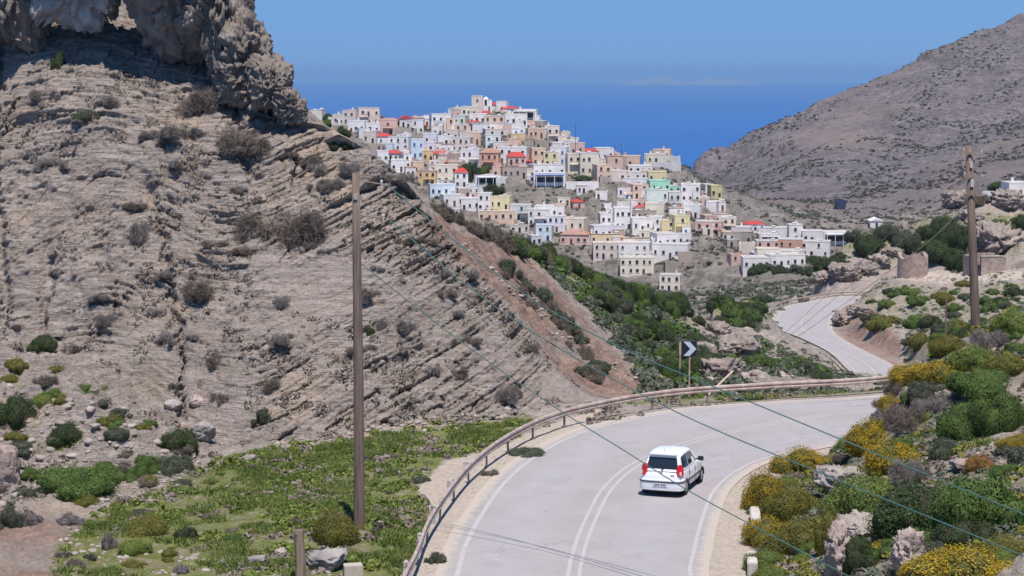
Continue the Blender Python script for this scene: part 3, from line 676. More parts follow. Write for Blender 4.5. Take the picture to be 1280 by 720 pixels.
# right foreground outcrop
rock_px(1050, 724, 30, 80, 'pink', 'pink rock pillar at the left end of the roadside outcrop', 41, cat='rock outcrop', sub=5, rough=.4, depth=1.4)
rock_px(1078, 672, 60, 28, 'pale', 'flat pale ledge on top of the roadside outcrop', 42, cat='rock outcrop', sub=5, rough=.35)
rock_px(1135, 722, 40, 62, 'pink', 'pale split rock right of the green bush on the outcrop', 43, cat='rock outcrop', sub=5, rough=.45)
rock_px(1160, 735, 46, 40, 'grey', 'grey rock at the bottom edge right of the outcrop', 45, cat='rock outcrop', sub=5)
rock_px(1050, 618, 55, 36, 'pale', 'sandy rock face between the mustard bushes and the lime bush', 46, cat='rock outcrop', sub=5, depth=1.2)
rock_px(1210, 590, 44, 16, 'pink', 'pinkish stone slab beside the rust coloured bush', 48, cat='rock outcrop')

# ------------------------------------------------------------------ shrubs
LM = {
 'dark': leafmat('dark_leaves', (.040, .068, .022), (.075, .115, .032)),
 'green': leafmat('green_leaves', (.07, .125, .028), (.13, .20, .045)),
 'lime': leafmat('lime_leaves', (.14, .19, .035), (.24, .28, .065)),
 'olive': leafmat('olive_leaves', (.15, .155, .030), (.25, .22, .045)),
 'gold': leafmat('gold_flowers', (.24, .20, .028), (.47, .31, .022)),
 'grey': leafmat('dry_twigs', (.19, .165, .15), (.31, .275, .25), trans=0),
 'brown': leafmat('brown_twigs', (.15, .122, .10), (.25, .205, .17), trans=0),
 'greygreen': leafmat('grey_green_leaves', (.085, .105, .07), (.16, .175, .125)),
 'scrub': leafmat('scrub_leaves', (.062, .060, .045), (.115, .105, .085), nscale=.2, trans=0),
 'purple': leafmat('purple_grey_leaves', (.15, .13, .14), (.23, .205, .215)),
 'rust': leafmat('rust_leaves', (.27, .12, .03), (.38, .19, .06)),
}
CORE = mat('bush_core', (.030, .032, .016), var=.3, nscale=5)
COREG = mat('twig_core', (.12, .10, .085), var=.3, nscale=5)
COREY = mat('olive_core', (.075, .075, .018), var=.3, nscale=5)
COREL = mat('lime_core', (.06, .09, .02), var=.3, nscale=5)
def shrub_mesh(kind, seed, n=2600, leaf=.055, lump=.28, twiggy=False, flat=.9):
    r = np.random.default_rng(seed)
    # several overlapping lobes give an uneven outline
    nl = 17; th_ = r.uniform(0, 6.28, nl); rr0 = np.sqrt(r.uniform(0, 1, nl)) * .8; cen_ = np.c_[np.cos(th_) * rr0, np.sin(th_) * rr0, r.uniform(.0, .55, nl) * (1.15 - rr0)]; rad = r.uniform(.20, .42, nl); cen_[0] = (.1, 0, .25); rad[0] = .5
    if kind in ('gold', 'olive', 'lime', 'rust'): nl = 12; th_ = r.uniform(0, 6.28, nl); rr0 = np.sqrt(r.uniform(0, 1, nl)) * .62; cen_ = np.c_[np.cos(th_) * rr0, np.sin(th_) * rr0, r.uniform(.08, .42, nl) * (1.1 - rr0 * .8)]; rad = r.uniform(.30, .46, nl); cen_[0] = (0, 0, .28); rad[0] = .6
    if twiggy: nl = 14; cen_ = np.c_[r.uniform(-.7, .7, nl), r.uniform(-.7, .7, nl), r.uniform(.0, .35, nl)]; rad = r.uniform(.15, .34, nl); cen_[0] = (0, 0, .15); rad[0] = .42
    pts = []; nor = []
    while sum(len(p) for p in pts) < n:
        k = r.integers(0, nl, n); d = r.normal(size=(n, 3)); d /= np.linalg.norm(d, axis=1)[:, None]
        q = r.uniform(.82, 1.06, n) if not twiggy else r.uniform(.5, 1.1, n)
        P = cen_[k] + d * (rad[k] * q)[:, None]
        P += d * (.10 * fbm(P[:, 0] * 4, P[:, 1] * 4, P[:, 2] * 4, 3, seed))[:, None]
        dist = np.linalg.norm(P[:, None] - cen_[None], axis=2) / rad[None]
        ok = (P[:, 2] > -.12) & (dist.min(1) > (.74 if not twiggy else .45))
        stray = r.random(n) < .07; P[stray] += d[stray] * r.uniform(.02, .12, stray.sum())[:, None]
        gap = fbm(P[:, 0] * 4 + 9, P[:, 1] * 4, P[:, 2] * 4, 3, seed + 3) > -.30
        ok &= gap
        pts.append(P[ok]); nor.append(d[ok])
    P = np.concatenate(pts)[:n]; d = np.concatenate(nor)[:n]
    ax = r.normal(size=(n, 3)) + (0, 0, .3); a = np.cross(d, ax); a /= np.linalg.norm(a, axis=1)[:, None]
    tilt = r.normal(size=(n, 3)) * .55; nn = d + tilt; b_ = np.cross(nn, a); b_ /= np.linalg.norm(b_, axis=1)[:, None]
    if twiggy: L1 = leaf * r.uniform(1.2, 3.2, n); W1 = leaf * .16 * np.ones(n); up = d * .8 + r.normal(size=(n, 3)) * .45; up /= np.linalg.norm(up, axis=1)[:, None]; b_ = up; a = np.cross(up, ax); a /= np.linalg.norm(a, axis=1)[:, None]
    else: L1 = leaf * r.uniform(.6, 1.25, n); W1 = L1 * .62
    A_ = a * W1[:, None]; B2 = b_ * L1[:, None]
    V = np.stack([P - A_ * .5 - B2 * .5, P + A_ * .5 - B2 * .5, P + A_ * .3 + B2 * .6, P - A_ * .3 + B2 * .6], 1).reshape(-1, 3)
    Fq = np.arange(len(V)).reshape(-1, 4)
    # core lobes (triangles as degenerate-free quads are avoided: build as separate tri list)
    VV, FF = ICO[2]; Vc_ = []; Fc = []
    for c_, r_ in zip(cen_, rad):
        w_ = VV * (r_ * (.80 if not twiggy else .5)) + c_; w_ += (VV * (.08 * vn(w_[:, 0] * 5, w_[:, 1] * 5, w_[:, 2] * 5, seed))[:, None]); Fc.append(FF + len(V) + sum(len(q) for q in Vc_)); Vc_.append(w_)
    Vall = np.concatenate([V] + Vc_).astype(np.float32); Ft = np.concatenate(Fc)
    me = bpy.data.meshes.new('shrub_' + kind); me.vertices.add(len(Vall)); me.vertices.foreach_set('co', Vall.ravel())
    me.loops.add(Fq.size + Ft.size); me.loops.foreach_set('vertex_index', np.concatenate([Fq.ravel(), Ft.ravel()]).astype(np.int32))
    me.polygons.add(len(Fq) + len(Ft)); ls = np.concatenate([np.arange(len(Fq)) * 4, Fq.size + np.arange(len(Ft)) * 3]).astype(np.int32); me.polygons.foreach_set('loop_start', ls)
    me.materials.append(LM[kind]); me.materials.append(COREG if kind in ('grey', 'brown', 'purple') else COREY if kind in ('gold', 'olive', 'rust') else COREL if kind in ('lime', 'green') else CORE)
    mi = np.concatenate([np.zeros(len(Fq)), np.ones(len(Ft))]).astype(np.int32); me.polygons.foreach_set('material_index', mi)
    me.update(calc_edges=True); return me
SHM = {}
def shm(kind, v, big):
    key = (kind, v, big)
    if key not in SHM:
        tw = kind in ('grey', 'brown'); 
        SHM[key] = shrub_mesh(kind, 100 + v * 7 + len(kind) + ord(kind[0]), n=(11000 if big else 2200) * (2 if tw else 1), leaf=(.034 if big else .07) * (1.5 if tw else 1), twiggy=tw)
    return SHM[key]
CNT = [0]
def shrub(name, p, wx, hz, kind, label, cat, group=None, big=None, depth=1.0):
    CNT[0] += 1
    big = wx * F / p[1] > 34 if big is None else big
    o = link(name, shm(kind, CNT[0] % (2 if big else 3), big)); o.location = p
    o.scale = (wx / 2 / .9, wx / 2 / .9 * depth, hz / .95); o.rotation_euler = (random.uniform(-.08, .08), random.uniform(-.08, .08), random.uniform(0, 6.28))
    return tag(o, label, cat, group)
def sp(u, v, wpx, hpx, kind, label, name='shrub', cat='shrub', group=None, dmin=0, big=None):
    p, i, j = hit(u, v, dmin); k = p.y / F; hx = wpx * k
    return shrub(name, (p.x, p.y + hx * .22, p.z - .06 * hpx * k), hx, hpx * k * 1.0, kind, label, cat, group, big)
# right bank beside the bend
for a in [
 (1003, 592, 60, 34, 'gold', 'mustard yellow cushion bush at the back of the roadside row'),
 (957, 640, 58, 58, 'gold', 'rusty gold bush overhanging the sandy shoulder behind the white kerb block'),
 (992, 648, 60, 46, 'olive', 'yellow green bush right of the white kerb block'),
 (962, 682, 56, 38, 'gold', 'olive gold bush between the two kerb blocks'),
 (1003, 690, 70, 46, 'olive', 'dull olive bush with dry stems beside the sandy rock'),
 (958, 712, 44, 26, 'lime', 'lime green cushion at the second kerb block'),
 (965, 735, 52, 26, 'lime', 'lime green cushion cut by the bottom edge beside the kerb'),
 (1040, 690, 40, 54, 'olive', 'upright olive bush left of the roadside outcrop'),
 (1090, 562, 52, 40, 'gold', 'golden bush touching the far bend of the road'),
 (1060, 566, 34, 22, 'lime', 'pale green bush left of the golden bush at the bend'),
 (1128, 566, 30, 24, 'green', 'small green bush between two golden bushes'),
 (1112, 592, 58, 46, 'gold', 'bright gold bush on the rock edge above the lime bush'),
 (1082, 650, 92, 58, 'lime', 'wide lime green bush above the roadside outcrop'),
 (1168, 668, 100, 74, 'dark', 'large dark green bush right of the lime green bush'),
 (1245, 662, 110, 80, 'green', 'large green bush at the right edge below the rust bush'),
 (1205, 690, 74, 40, 'dark', 'low dark green bush in front of the two large bushes'),
 (1262, 700, 56, 30, 'olive', 'olive bush at the right edge near the bottom'),
 (1162, 712, 66, 48, 'greygreen', 'grey green bush right of the split rock'),
 (1212, 738, 120, 48, 'gold', 'broad orange gold cushion bush at the bottom right'),
 (1080, 708, 60, 44, 'dark', 'dark green bush growing inside the roadside outcrop'),
 (1228, 590, 42, 22, 'rust', 'rust orange low bush on the right bank'),
 (1142, 604, 58, 40, 'grey', 'dry grey thorn bush right of the bright gold bush'),
 (1186, 572, 42, 28, 'greygreen', 'grey green bush above the dry grey thorn bush'),
 (1100, 532, 26, 24, 'purple', 'small purple grey bush at the corner of the bend'),
 (1112, 516, 30, 24, 'gold', 'yellow tipped bush above the purple grey bush'),
 (1140, 540, 58, 44, 'brown', 'brown dry bush on the bank above the bend'),
 (1172, 520, 52, 36, 'grey', 'grey dry bush left of the upper green bushes'),
 (1215, 546, 62, 50, 'green', 'leafy green bush in the middle of the right bank'),
 (1262, 536, 64, 58, 'green', 'leafy green bush at the right edge halfway up the bank'),
 (1240, 492, 78, 36, 'green', 'wide green bush high on the right bank'),
 (1272, 580, 34, 28, 'greygreen', 'grey green bush at the right edge above the rust bush'),
 (1138, 478, 52, 24, 'gold', 'yellow flowering bush on the crest by the far road end'),
 (1180, 480, 62, 30, 'gold', 'yellow flowering bush on the crest below the thin post'),
 (1160, 500, 52, 30, 'greygreen', 'dull green bush beneath the yellow crest bushes'),
 (1120, 492, 32, 20, 'brown', 'brown dry bush at the left end of the crest'),
 (1248, 436, 64, 30, 'grey', 'pale grey thorn bush at the foot of the right utility pole'),
 (1222, 462, 60, 30, 'lime', 'lime bush below the pale grey thorn bush'),
 (1262, 470, 54, 28, 'olive', 'olive bush at the right edge of the crest'),
 (1270, 415, 46, 30, 'lime', 'lime bush at the right edge level with the pole foot'),
 (1190, 440, 40, 22, 'olive', 'olive bush left of the right utility pole'),
 (1222, 520, 40, 20, 'greygreen', 'low grey green bush between the upper green bushes'),
 # left slope
 (75, 618, 112, 44, 'green', 'wide bright green bush left of the gravel patch'),
 (135, 606, 60, 26, 'green', 'green bush at the right end of the wide bright bush'),
 (78, 556, 54, 34, 'dark', 'dark green bush on the rocky left slope'),
 (18, 530, 60, 54, 'dark', 'large dark bush at the left edge'),
 (52, 508, 40, 18, 'lime', 'lime green bush above the dark bush on the left slope'),
 (24, 565, 40, 16, 'greygreen', 'grey green bush below the large dark bush at the left edge'),
 (215, 562, 56, 38, 'dark', 'deep green bush left of the egg-shaped boulder'),
 (182, 592, 42, 32, 'green', 'green bush at the right end of the left slope'),
 (216, 592, 52, 34, 'greygreen', 'grey green bush beneath the egg-shaped boulder'),
 (108, 492, 44, 16, 'green', 'low green bush high on the left slope'),
 (50, 440, 40, 28, 'dark', 'dark green bush alone at the top of the left slope'),
 (20, 462, 34, 16, 'olive', 'olive bush at the left edge below the lone dark bush'),
 (145, 550, 36, 16, 'greygreen', 'low grey green bush in the rocks of the left slope'),
 (10, 660, 36, 34, 'greygreen', 'grey green bush at the left edge of the grass'),
 (36, 658, 34, 26, 'purple', 'left of the two purple grey domed bushes'),
 (86, 657, 34, 20, 'purple', 'right of the two purple grey domed bushes'),
 (110, 634, 36, 16, 'olive', 'olive brown cushion above the purple grey domes'),
 (111, 661, 22, 14, 'lime', 'small yellow green cushion right of the purple grey domes'),
 (137, 686, 22, 26, 'purple', 'small tilted purple grey bush on bare earth'),
 (182, 668, 64, 28, 'olive', 'olive cushion bush in the middle of the grass'),
 (166, 694, 46, 26, 'lime', 'yellow green bush on the edge of the bare earth'),
 (228, 676, 34, 26, 'dark', 'dark green pointed bush in the grass'),
 (414, 682, 66, 54, 'olive', 'round olive bush beside the tall wooden pole'),
 (290, 678, 26, 12, 'green', 'small green cushion between the pointed bush and the pole'),
 (225, 718, 24, 14, 'purple', 'small purple grey bush at the bottom edge'),
 (327, 530, 28, 26, 'greygreen', 'dark round bush at the foot of the cliff'),
 (273, 504, 30, 22, 'grey', 'dry grey bush at the foot of the cliff'),
 (497, 414, 46, 26, 'grey', 'dry spreading thorn bush on the cliff right of the pole'),
 (460, 418, 14, 16, 'dark', 'small dark bush on the cliff just right of the pole'),
 (72, 84, 17, 28, 'dark', 'small dark green bush under the top left crag'),
 (108, 150, 38, 20, 'greygreen', 'grey green bush spread on the upper left cliff'),
 (360, 304, 104, 62, 'brown', 'largest dry brown bush on the cliff left of the pole'),
 (310, 190, 84, 46, 'brown', 'dry brown bush beneath the crag'),
 (222, 176, 66, 32, 'grey', 'dry grey bush on the upper middle of the cliff'),
 (252, 140, 62, 46, 'brown', 'tall dry bush directly under the dark overhang'),
 (378, 205, 46, 18, 'brown', 'low dry bush near the cliff top right of the crag'),
 (405, 236, 44, 18, 'grey', 'low grey bush behind the top of the tall pole'),
 (58, 124, 42, 22, 'grey', 'low dry bush on the left upper cliff face'),
 (175, 300, 40, 34, 'grey', 'dry bush in the gully of the left cliff'),
 (255, 372, 56, 36, 'brown', 'dry bush halfway up the middle of the cliff'),
 (205, 425, 26, 16, 'grey', 'small dry bush low on the left cliff'),
 (350, 432, 44, 24, 'grey', 'dry bush on the lower cliff left of the pole'),
 (275, 458, 34, 22, 'brown', 'dark dry bush on the lower middle cliff'),
 (630, 500, 46, 30, 'grey', 'dry bush near the cliff foot by the guardrail'),
 (428, 168, 20, 14, 'dark', 'dark bush on the cliff top left of the first houses'),
 (422, 184, 38, 13, 'dark', 'long dark bush on the cliff top above the tall pole'),
 (408, 146, 12, 12, 'green', 'small green bush on the cliff skyline beside the cream house'),
 (299, 22, 16, 14, 'dark', 'dark tuft on the crag skyline'),
 (658, 570, 50, 12, 'greygreen', 'low grey green plants between guardrail and road'),
 (612, 595, 24, 10, 'brown', 'dry weed heap at the guardrail foot'),
 (545, 705, 26, 20, 'greygreen', 'pale grey green bush beside the guardrail at the bottom'),
 (528, 662, 20, 14, 'green', 'small green weed outside the guardrail'),
 (470, 665, 30, 16, 'greygreen', 'grey green cushion right of the tall pole foot'),
]: sp(*((a[0], a[1], a[2] * (1.3 if a[4] in ('gold', 'lime', 'olive', 'green', 'dark') and a[0] > 920 else 1), a[3] * (1.12 if a[0] > 920 else 1)) + a[4:]))
# the crest of the spur: dark dry bushes, then green ones
def scatter(n, fn, kinds, wr, hr, label, group, dmin, seed, cat='shrub', name='shrub', poly=None, lift=0):
    r = random.Random(seed); made = []
    for _ in range(n):
        u, v = fn(r); w_ = r.uniform(*wr); h_ = w_ * r.uniform(*hr)
        k = r.choice(kinds); lb = label[k] if isinstance(label, dict) else label
        gr = group[k] if isinstance(group, dict) else group
        made.append((sp(u, v, w_, h_, k, lb, name, cat, gr, dmin), u, v, w_))
    us = sorted(m[1] for m in made); vs_ = sorted(m[2] for m in made); ws = sorted(m[3] for m in made); q = len(made)
    for o, u, v, w_ in made:
        f = us.index(u) / q; g = vs_.index(v) / q; h = ws.index(w_) / q
        o['label'] = ('small ' if h < .33 else 'large ' if h > .66 else 'mid-sized ') + o['label'] + ', ' + ('far left' if f < .2 else 'left' if f < .4 else 'middle' if f < .6 else 'right' if f < .8 else 'far right') + (' top' if g < .33 else ' foot' if g > .66 else ' centre')
def along(pts, jit):
    pts = np.array(pts, float)
    def f(r):
        t = r.uniform(0, len(pts) - 1.001); i = int(t); q = pts[i] * (1 - t + i) + pts[i + 1] * (t - i); return q[0] + r.uniform(-jit, jit), q[1] + r.uniform(0, jit)
    return f
def within(poly):
    xs = [p[0] for p in poly]; ys = [p[1] for p in poly]; pl = poly
    def f(r):
        while True:
            u = r.uniform(min(xs), max(xs)); v = r.uniform(min(ys), max(ys)); c = False
            for i in range(len(pl)):
                a = pl[i]; b = pl[(i + 1) % len(pl)]
                if (a[1] > v) != (b[1] > v) and u < (b[0] - a[0]) * (v - a[1]) / (b[1] - a[1]) + a[0]: c = not c
            if c: return u, v
    return f
scatter(30, along([(545, 262), (600, 290), (650, 312), (700, 336)], 6), ['brown', 'brown', 'brown'], (18, 34), (.5, .8), 'dark dry bush in the row along the shaded spur crest', 'dry bushes along the spur crest', 110, 1)
scatter(34, along([(630, 304), (700, 332), (780, 368), (860, 396)], 8), ['green', 'dark'], (20, 40), (.55, .9),
        {'green': 'fresh green bush on the crest of the spur before the village', 'dark': 'dark green bush on the crest of the spur before the village'}, {'green': 'green bushes on the spur crest', 'dark': 'dark bushes on the spur crest'}, 118, 2)
scatter(62, within([(705, 340), (790, 372), (868, 392), (895, 430), (890, 455), (885, 485), (830, 482), (800, 450), (765, 400)]), ['green', 'dark', 'dark', 'greygreen'], (16, 42), (.55, .9),
        {'green': 'fresh green bush on the valley side of the spur', 'dark': 'dark green bush on the valley side of the spur', 'greygreen': 'dull grey green bush on the valley side of the spur'},
        {'green': 'green bushes on the spur flank', 'dark': 'dark bushes on the spur flank', 'greygreen': 'dull bushes on the spur flank'}, 118, 3)
scatter(22, within([(610, 335), (660, 350), (740, 440), (780, 490), (740, 480), (680, 400)]), ['brown', 'greygreen'], (14, 36), (.5, .8),
        {'brown': 'dry bush on the red slope behind the cliff edge', 'greygreen': 'grey green bush on the red slope behind the cliff edge'}, {'brown': 'dry bushes on the red slope', 'greygreen': 'grey green bushes on the red slope'}, 100, 4)
scatter(26, within([(890, 388), (930, 374), (962, 378), (955, 402), (930, 412), (900, 410)]), ['dark', 'dark', 'green'], (16, 34), (.5, .8),
        {'dark': 'dark green bush on the knoll left of the far road bend', 'green': 'mid green bush on the knoll left of the far road bend'}, {'dark': 'dark bushes on the knoll', 'green': 'green bushes on the knoll'}, 240, 5)
scatter(24, within([(935, 455), (960, 440), (1000, 455), (1045, 482), (1030, 490), (950, 484)]), ['dark', 'green', 'greygreen'], (16, 34), (.5, .8),
        {'dark': 'dark green bush in the hollow below the far road', 'green': 'bright green bush in the hollow below the far road', 'greygreen': 'grey green bush in the hollow below the far road'}, {'dark': 'dark bushes in the hollow', 'green': 'green bushes in the hollow', 'greygreen': 'grey green bushes in the hollow'}, 150, 6)
scatter(58, within([(1075, 395), (1110, 362), (1280, 352), (1290, 400), (1200, 440), (1130, 470), (1115, 440)]), ['green', 'dark', 'olive', 'greygreen', 'lime'], (12, 34), (.4, .7),
        {'green': 'green bush on the slope below the ruins', 'dark': 'dark bush on the slope below the ruins', 'olive': 'olive bush on the slope below the ruins', 'greygreen': 'grey green bush on the slope below the ruins', 'lime': 'yellow green bush on the slope below the ruins'},
        {'green': 'green bushes below the ruins', 'dark': 'dark bushes below the ruins', 'olive': 'olive bushes below the ruins', 'greygreen': 'grey green bushes below the ruins', 'lime': 'yellow green bushes below the ruins'}, 300, 7)
scatter(24, within([(930, 345), (990, 330), (1050, 318), (1075, 335), (1060, 352), (1000, 352)]), ['dark', 'greygreen', 'dark'], (14, 28), (.5, .8),
        {'dark': 'dark bush on the slope under the lowest row of houses', 'greygreen': 'grey green bush on the slope under the lowest row of houses'}, {'dark': 'dark bushes under the lowest houses', 'greygreen': 'grey green bushes under the lowest houses'}, 400, 8)
scatter(70, within([(945, 716), (940, 660), (985, 590), (1085, 545), (1100, 505), (1160, 470), (1275, 420), (1275, 715)]), ['olive', 'lime', 'greygreen', 'green', 'gold', 'brown'], (18, 46), (.35, .6),
        {'olive': 'olive cushion filling the right bank', 'lime': 'lime cushion filling the right bank', 'greygreen': 'grey green cushion filling the right bank', 'green': 'green cushion filling the right bank', 'gold': 'mustard cushion filling the right bank', 'brown': 'dry brown bush filling the right bank'},
        {'olive': 'olive cushions of the right bank', 'lime': 'lime cushions of the right bank', 'greygreen': 'grey green cushions of the right bank', 'green': 'green cushions of the right bank', 'gold': 'mustard cushions of the right bank', 'brown': 'dry bushes of the right bank'}, 0, 21)
scatter(46, within([(0, 455), (60, 460), (150, 500), (270, 575), (230, 600), (120, 640), (0, 640)]), ['green', 'greygreen', 'olive', 'brown', 'brown'], (14, 34), (.35, .6),
        {'olive': 'olive bush among the rocks of the left slope', 'greygreen': 'grey green bush among the rocks of the left slope', 'green': 'green bush among the rocks of the left slope', 'brown': 'dry bush among the rocks of the left slope'},
        {'olive': 'olive bushes of the left slope', 'greygreen': 'grey green bushes of the left slope', 'green': 'green bushes of the left slope', 'brown': 'dry bushes of the left slope'}, 0, 22)
scatter(40, within([(100, 640), (300, 585), (500, 560), (540, 580), (500, 700), (60, 715)]), ['lime', 'olive', 'brown', 'greygreen'], (10, 26), (.3, .5),
        {'olive': 'low olive cushion in the field', 'greygreen': 'low grey green cushion in the field', 'lime': 'low lime cushion in the field', 'brown': 'low dry clump in the field'},
        {'olive': 'olive cushions in the field', 'greygreen': 'grey green cushions in the field', 'lime': 'lime cushions in the field', 'brown': 'dry clumps in the field'}, 0, 23)
scatter(46, within([(150, 120), (380, 160), (520, 230), (640, 400), (720, 500), (400, 520), (250, 540), (60, 380), (20, 150)]), ['brown', 'grey', 'grey'], (14, 46), (.3, .55),
        {'brown': 'brown dry bush on the cliff face', 'grey': 'grey dry bush on the cliff face'}, {'brown': 'brown dry bushes on the cliff', 'grey': 'grey dry bushes on the cliff'}, 0, 24)
# trees around the ruins
bark = mat('bark', (.14, .10, .075), var=.3, nscale=4)
def tree(u, v, wpx, hpx, kind, label, dmin, group=None):
    p, i, j = hit(u, v, dmin); k = p.y / F; W_ = wpx * k; H_ = hpx * k
    t = empty('tree', (p.x, p.y, p.z - .2), label, 'tree', group)
    m = MB(); m.tube([(0, 0, -.5), (.1, 0, H_ * .25), (-.05, .1, H_ * .6)], [.22, .17, .08], 7)
    for q in range(4):
        a = q * 1.6 + u; m.tube([(0, 0, H_ * (.2 + .06 * q)), (W_ * .28 * math.cos(a), W_ * .28 * math.sin(a), H_ * .55)], [.1, .04], 5)
    m.build('trunk', bark, t)
    c = link('crown', shm(kind, int(u) % 2, True), t, (0, 0, H_ * .12)); c.scale = (W_ / 1.8, W_ / 1.8, H_ * .88 / .95); c.rotation_euler = (0, 0, u)
for a in [
 (1090, 318, 44, 36, 'dark', 'round dark tree at the left end of the grove', 430), (1108, 300, 36, 26, 'greygreen', 'dark tree just right of the small white gabled house', 430),
 (1068, 300, 22, 18, 'greygreen', 'low grey tree beside the white long house', 440), (1132, 312, 40, 34, 'greygreen', 'grey green tree in the left middle of the grove', 430),
 (1160, 300, 34, 24, 'dark', 'dark tree behind the round stone ruin', 430), (1184, 296, 42, 36, 'dark', 'tallest dark tree left of the right utility pole', 430),
 (1172, 326, 50, 34, 'dark', 'dark tree directly right of the round stone ruin', 405), (1196, 318, 44, 46, 'dark', 'broad dark tree left of the square stone ruin', 405),
 (1198, 340, 46, 36, 'dark', 'dark ivy covered tree touching the square stone ruin', 400), (1228, 300, 30, 22, 'green', 'green tree right of the utility pole', 430),
 (1250, 298, 40, 24, 'green', 'leafy green tree on the slope under the white wall', 430), (1275, 290, 26, 26, 'dark', 'dark tree at the right edge below the white houses', 430),
 (1220, 262, 26, 18, 'brown', 'bare brown tree beside the long white wall', 440), (1252, 238, 30, 14, 'dark', 'dark tree row behind the long white wall', 470),
 (1268, 240, 14, 20, 'dark', 'small pointed tree left of the white corner house', 470)]: tree(*a[:6], dmin=a[6])
for a in [(583, 222, 26, 24, 'dark', 'dark green tree below the salmon house'), (593, 228, 16, 32, 'dark', 'tall slim dark tree left of the white veranda house'), (606, 218, 20, 14, 'green', 'low tree under the salmon house wall'),
          (617, 246, 26, 20, 'dark', 'round dark tree above the yellow house'), (410, 143, 12, 13, 'dark', 'dark tree beside the leftmost cream house'), (727, 226, 26, 10, 'dark', 'low dark tree above the white retaining wall'),
          (762, 275, 20, 12, 'dark', 'dark tree inside the curved white wall'), (846, 330, 7, 8, 'dark', 'tiny round tree below the white row houses'), (886, 332, 8, 6, 'dark', 'tiny dark tree on the bare slope right of the village')]:
    tree(*a[:6], dmin=600)

bpy.context.view_layer.update()
_all = [o for o in COL.objects if o.type == 'MESH' and o.get('category') == 'shrub']
_all.sort(key=lambda o: -(o.scale.x * o.scale.z) / o.location.y ** 2)
_rest = _all[285:]
if _rest:
    a_ = _rest[0]; a_.data = a_.data.copy()
    with bpy.context.temp_override(active_object=a_, object=a_, selected_objects=_rest, selected_editable_objects=_rest): bpy.ops.object.join()
    a_.name = 'small_shrubs'; a_['label'] = 'countless small shrubs dotted over banks, cliff and slopes'; a_['category'] = 'shrubs'; a_['kind'] = 'stuff'
    if 'group' in a_: del a_['group']
# ------------------------------------------------------------------ village
HC = {'w': (.74, .71, .70), 'c': (.70, .63, .53), 'k': (.66, .57, .51), 'p': (.62, .43, .37), 'e': (.66, .49, .38), 's': (.58, .34, .25), 'y': (.70, .61, .38), 'o': (.66, .47, .26),
      'l': (.66, .64, .70), 'b': (.60, .68, .75), 'g': (.60, .66, .62), 'm': (.36, .66, .52), 'n': (.42, .35, .30), 'r': (.36, .31, .27), 'a': (.56, .56, .56), 'v': (.58, .52, .28)}
HN = {'w': 'white', 'c': 'cream', 'k': 'pale beige', 'p': 'pink', 'e': 'peach', 's': 'salmon', 'y': 'yellow', 'o': 'orange', 'l': 'lilac white', 'b': 'pale blue', 'g': 'pale green', 'm': 'mint green', 'n': 'brown', 'r': 'bare stone', 'a': 'light grey', 'v': 'olive yellow'}
HC = {k: tuple(min(c * 1.10, .84) for c in v) for k, v in HC.items()}
def wallm(k): return mat('wall_' + HN[k].replace(' ', '_'), HC[k], rough=.9, var=.14, nscale=.5, objvar=.06)
ROOFM = {'red': mat('red_roof', (.50, .07, .06), rough=.7, var=.3, nscale=1.5), 'flat': mat('flat_roof', (.50, .46, .43), var=.25, nscale=.6), 'tile': mat('tile_roof', (.42, .24, .18), var=.35, nscale=1.2), 'dome': mat('red_dome', (.50, .07, .06), rough=.7, var=.2)}
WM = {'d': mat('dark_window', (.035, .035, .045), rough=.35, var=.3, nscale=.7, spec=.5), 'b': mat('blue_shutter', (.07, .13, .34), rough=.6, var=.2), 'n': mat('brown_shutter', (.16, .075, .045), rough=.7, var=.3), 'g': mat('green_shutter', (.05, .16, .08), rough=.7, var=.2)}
FRM = mat('window_surround', (.70, .68, .66), var=.1)
WME = {}
def winmesh(k, wd, ht, door=False):
    key = (k, round(wd, 1), round(ht, 1), door)
    if key not in WME:
        m = MB(); m.box((0, 0, ht / 2), (wd / 2, .04, ht / 2)); WME[key] = m.mesh('door' if door else 'window', WM[k])
    return WME[key]
def SUR():
    if 'sur' not in WME:
        m = MB(); m.box((0, 0, 0), (.62, .08, .05)); WME['sur'] = m.mesh('sill', FRM)
    return WME['sur']
LAND = {}; HOUSES = []
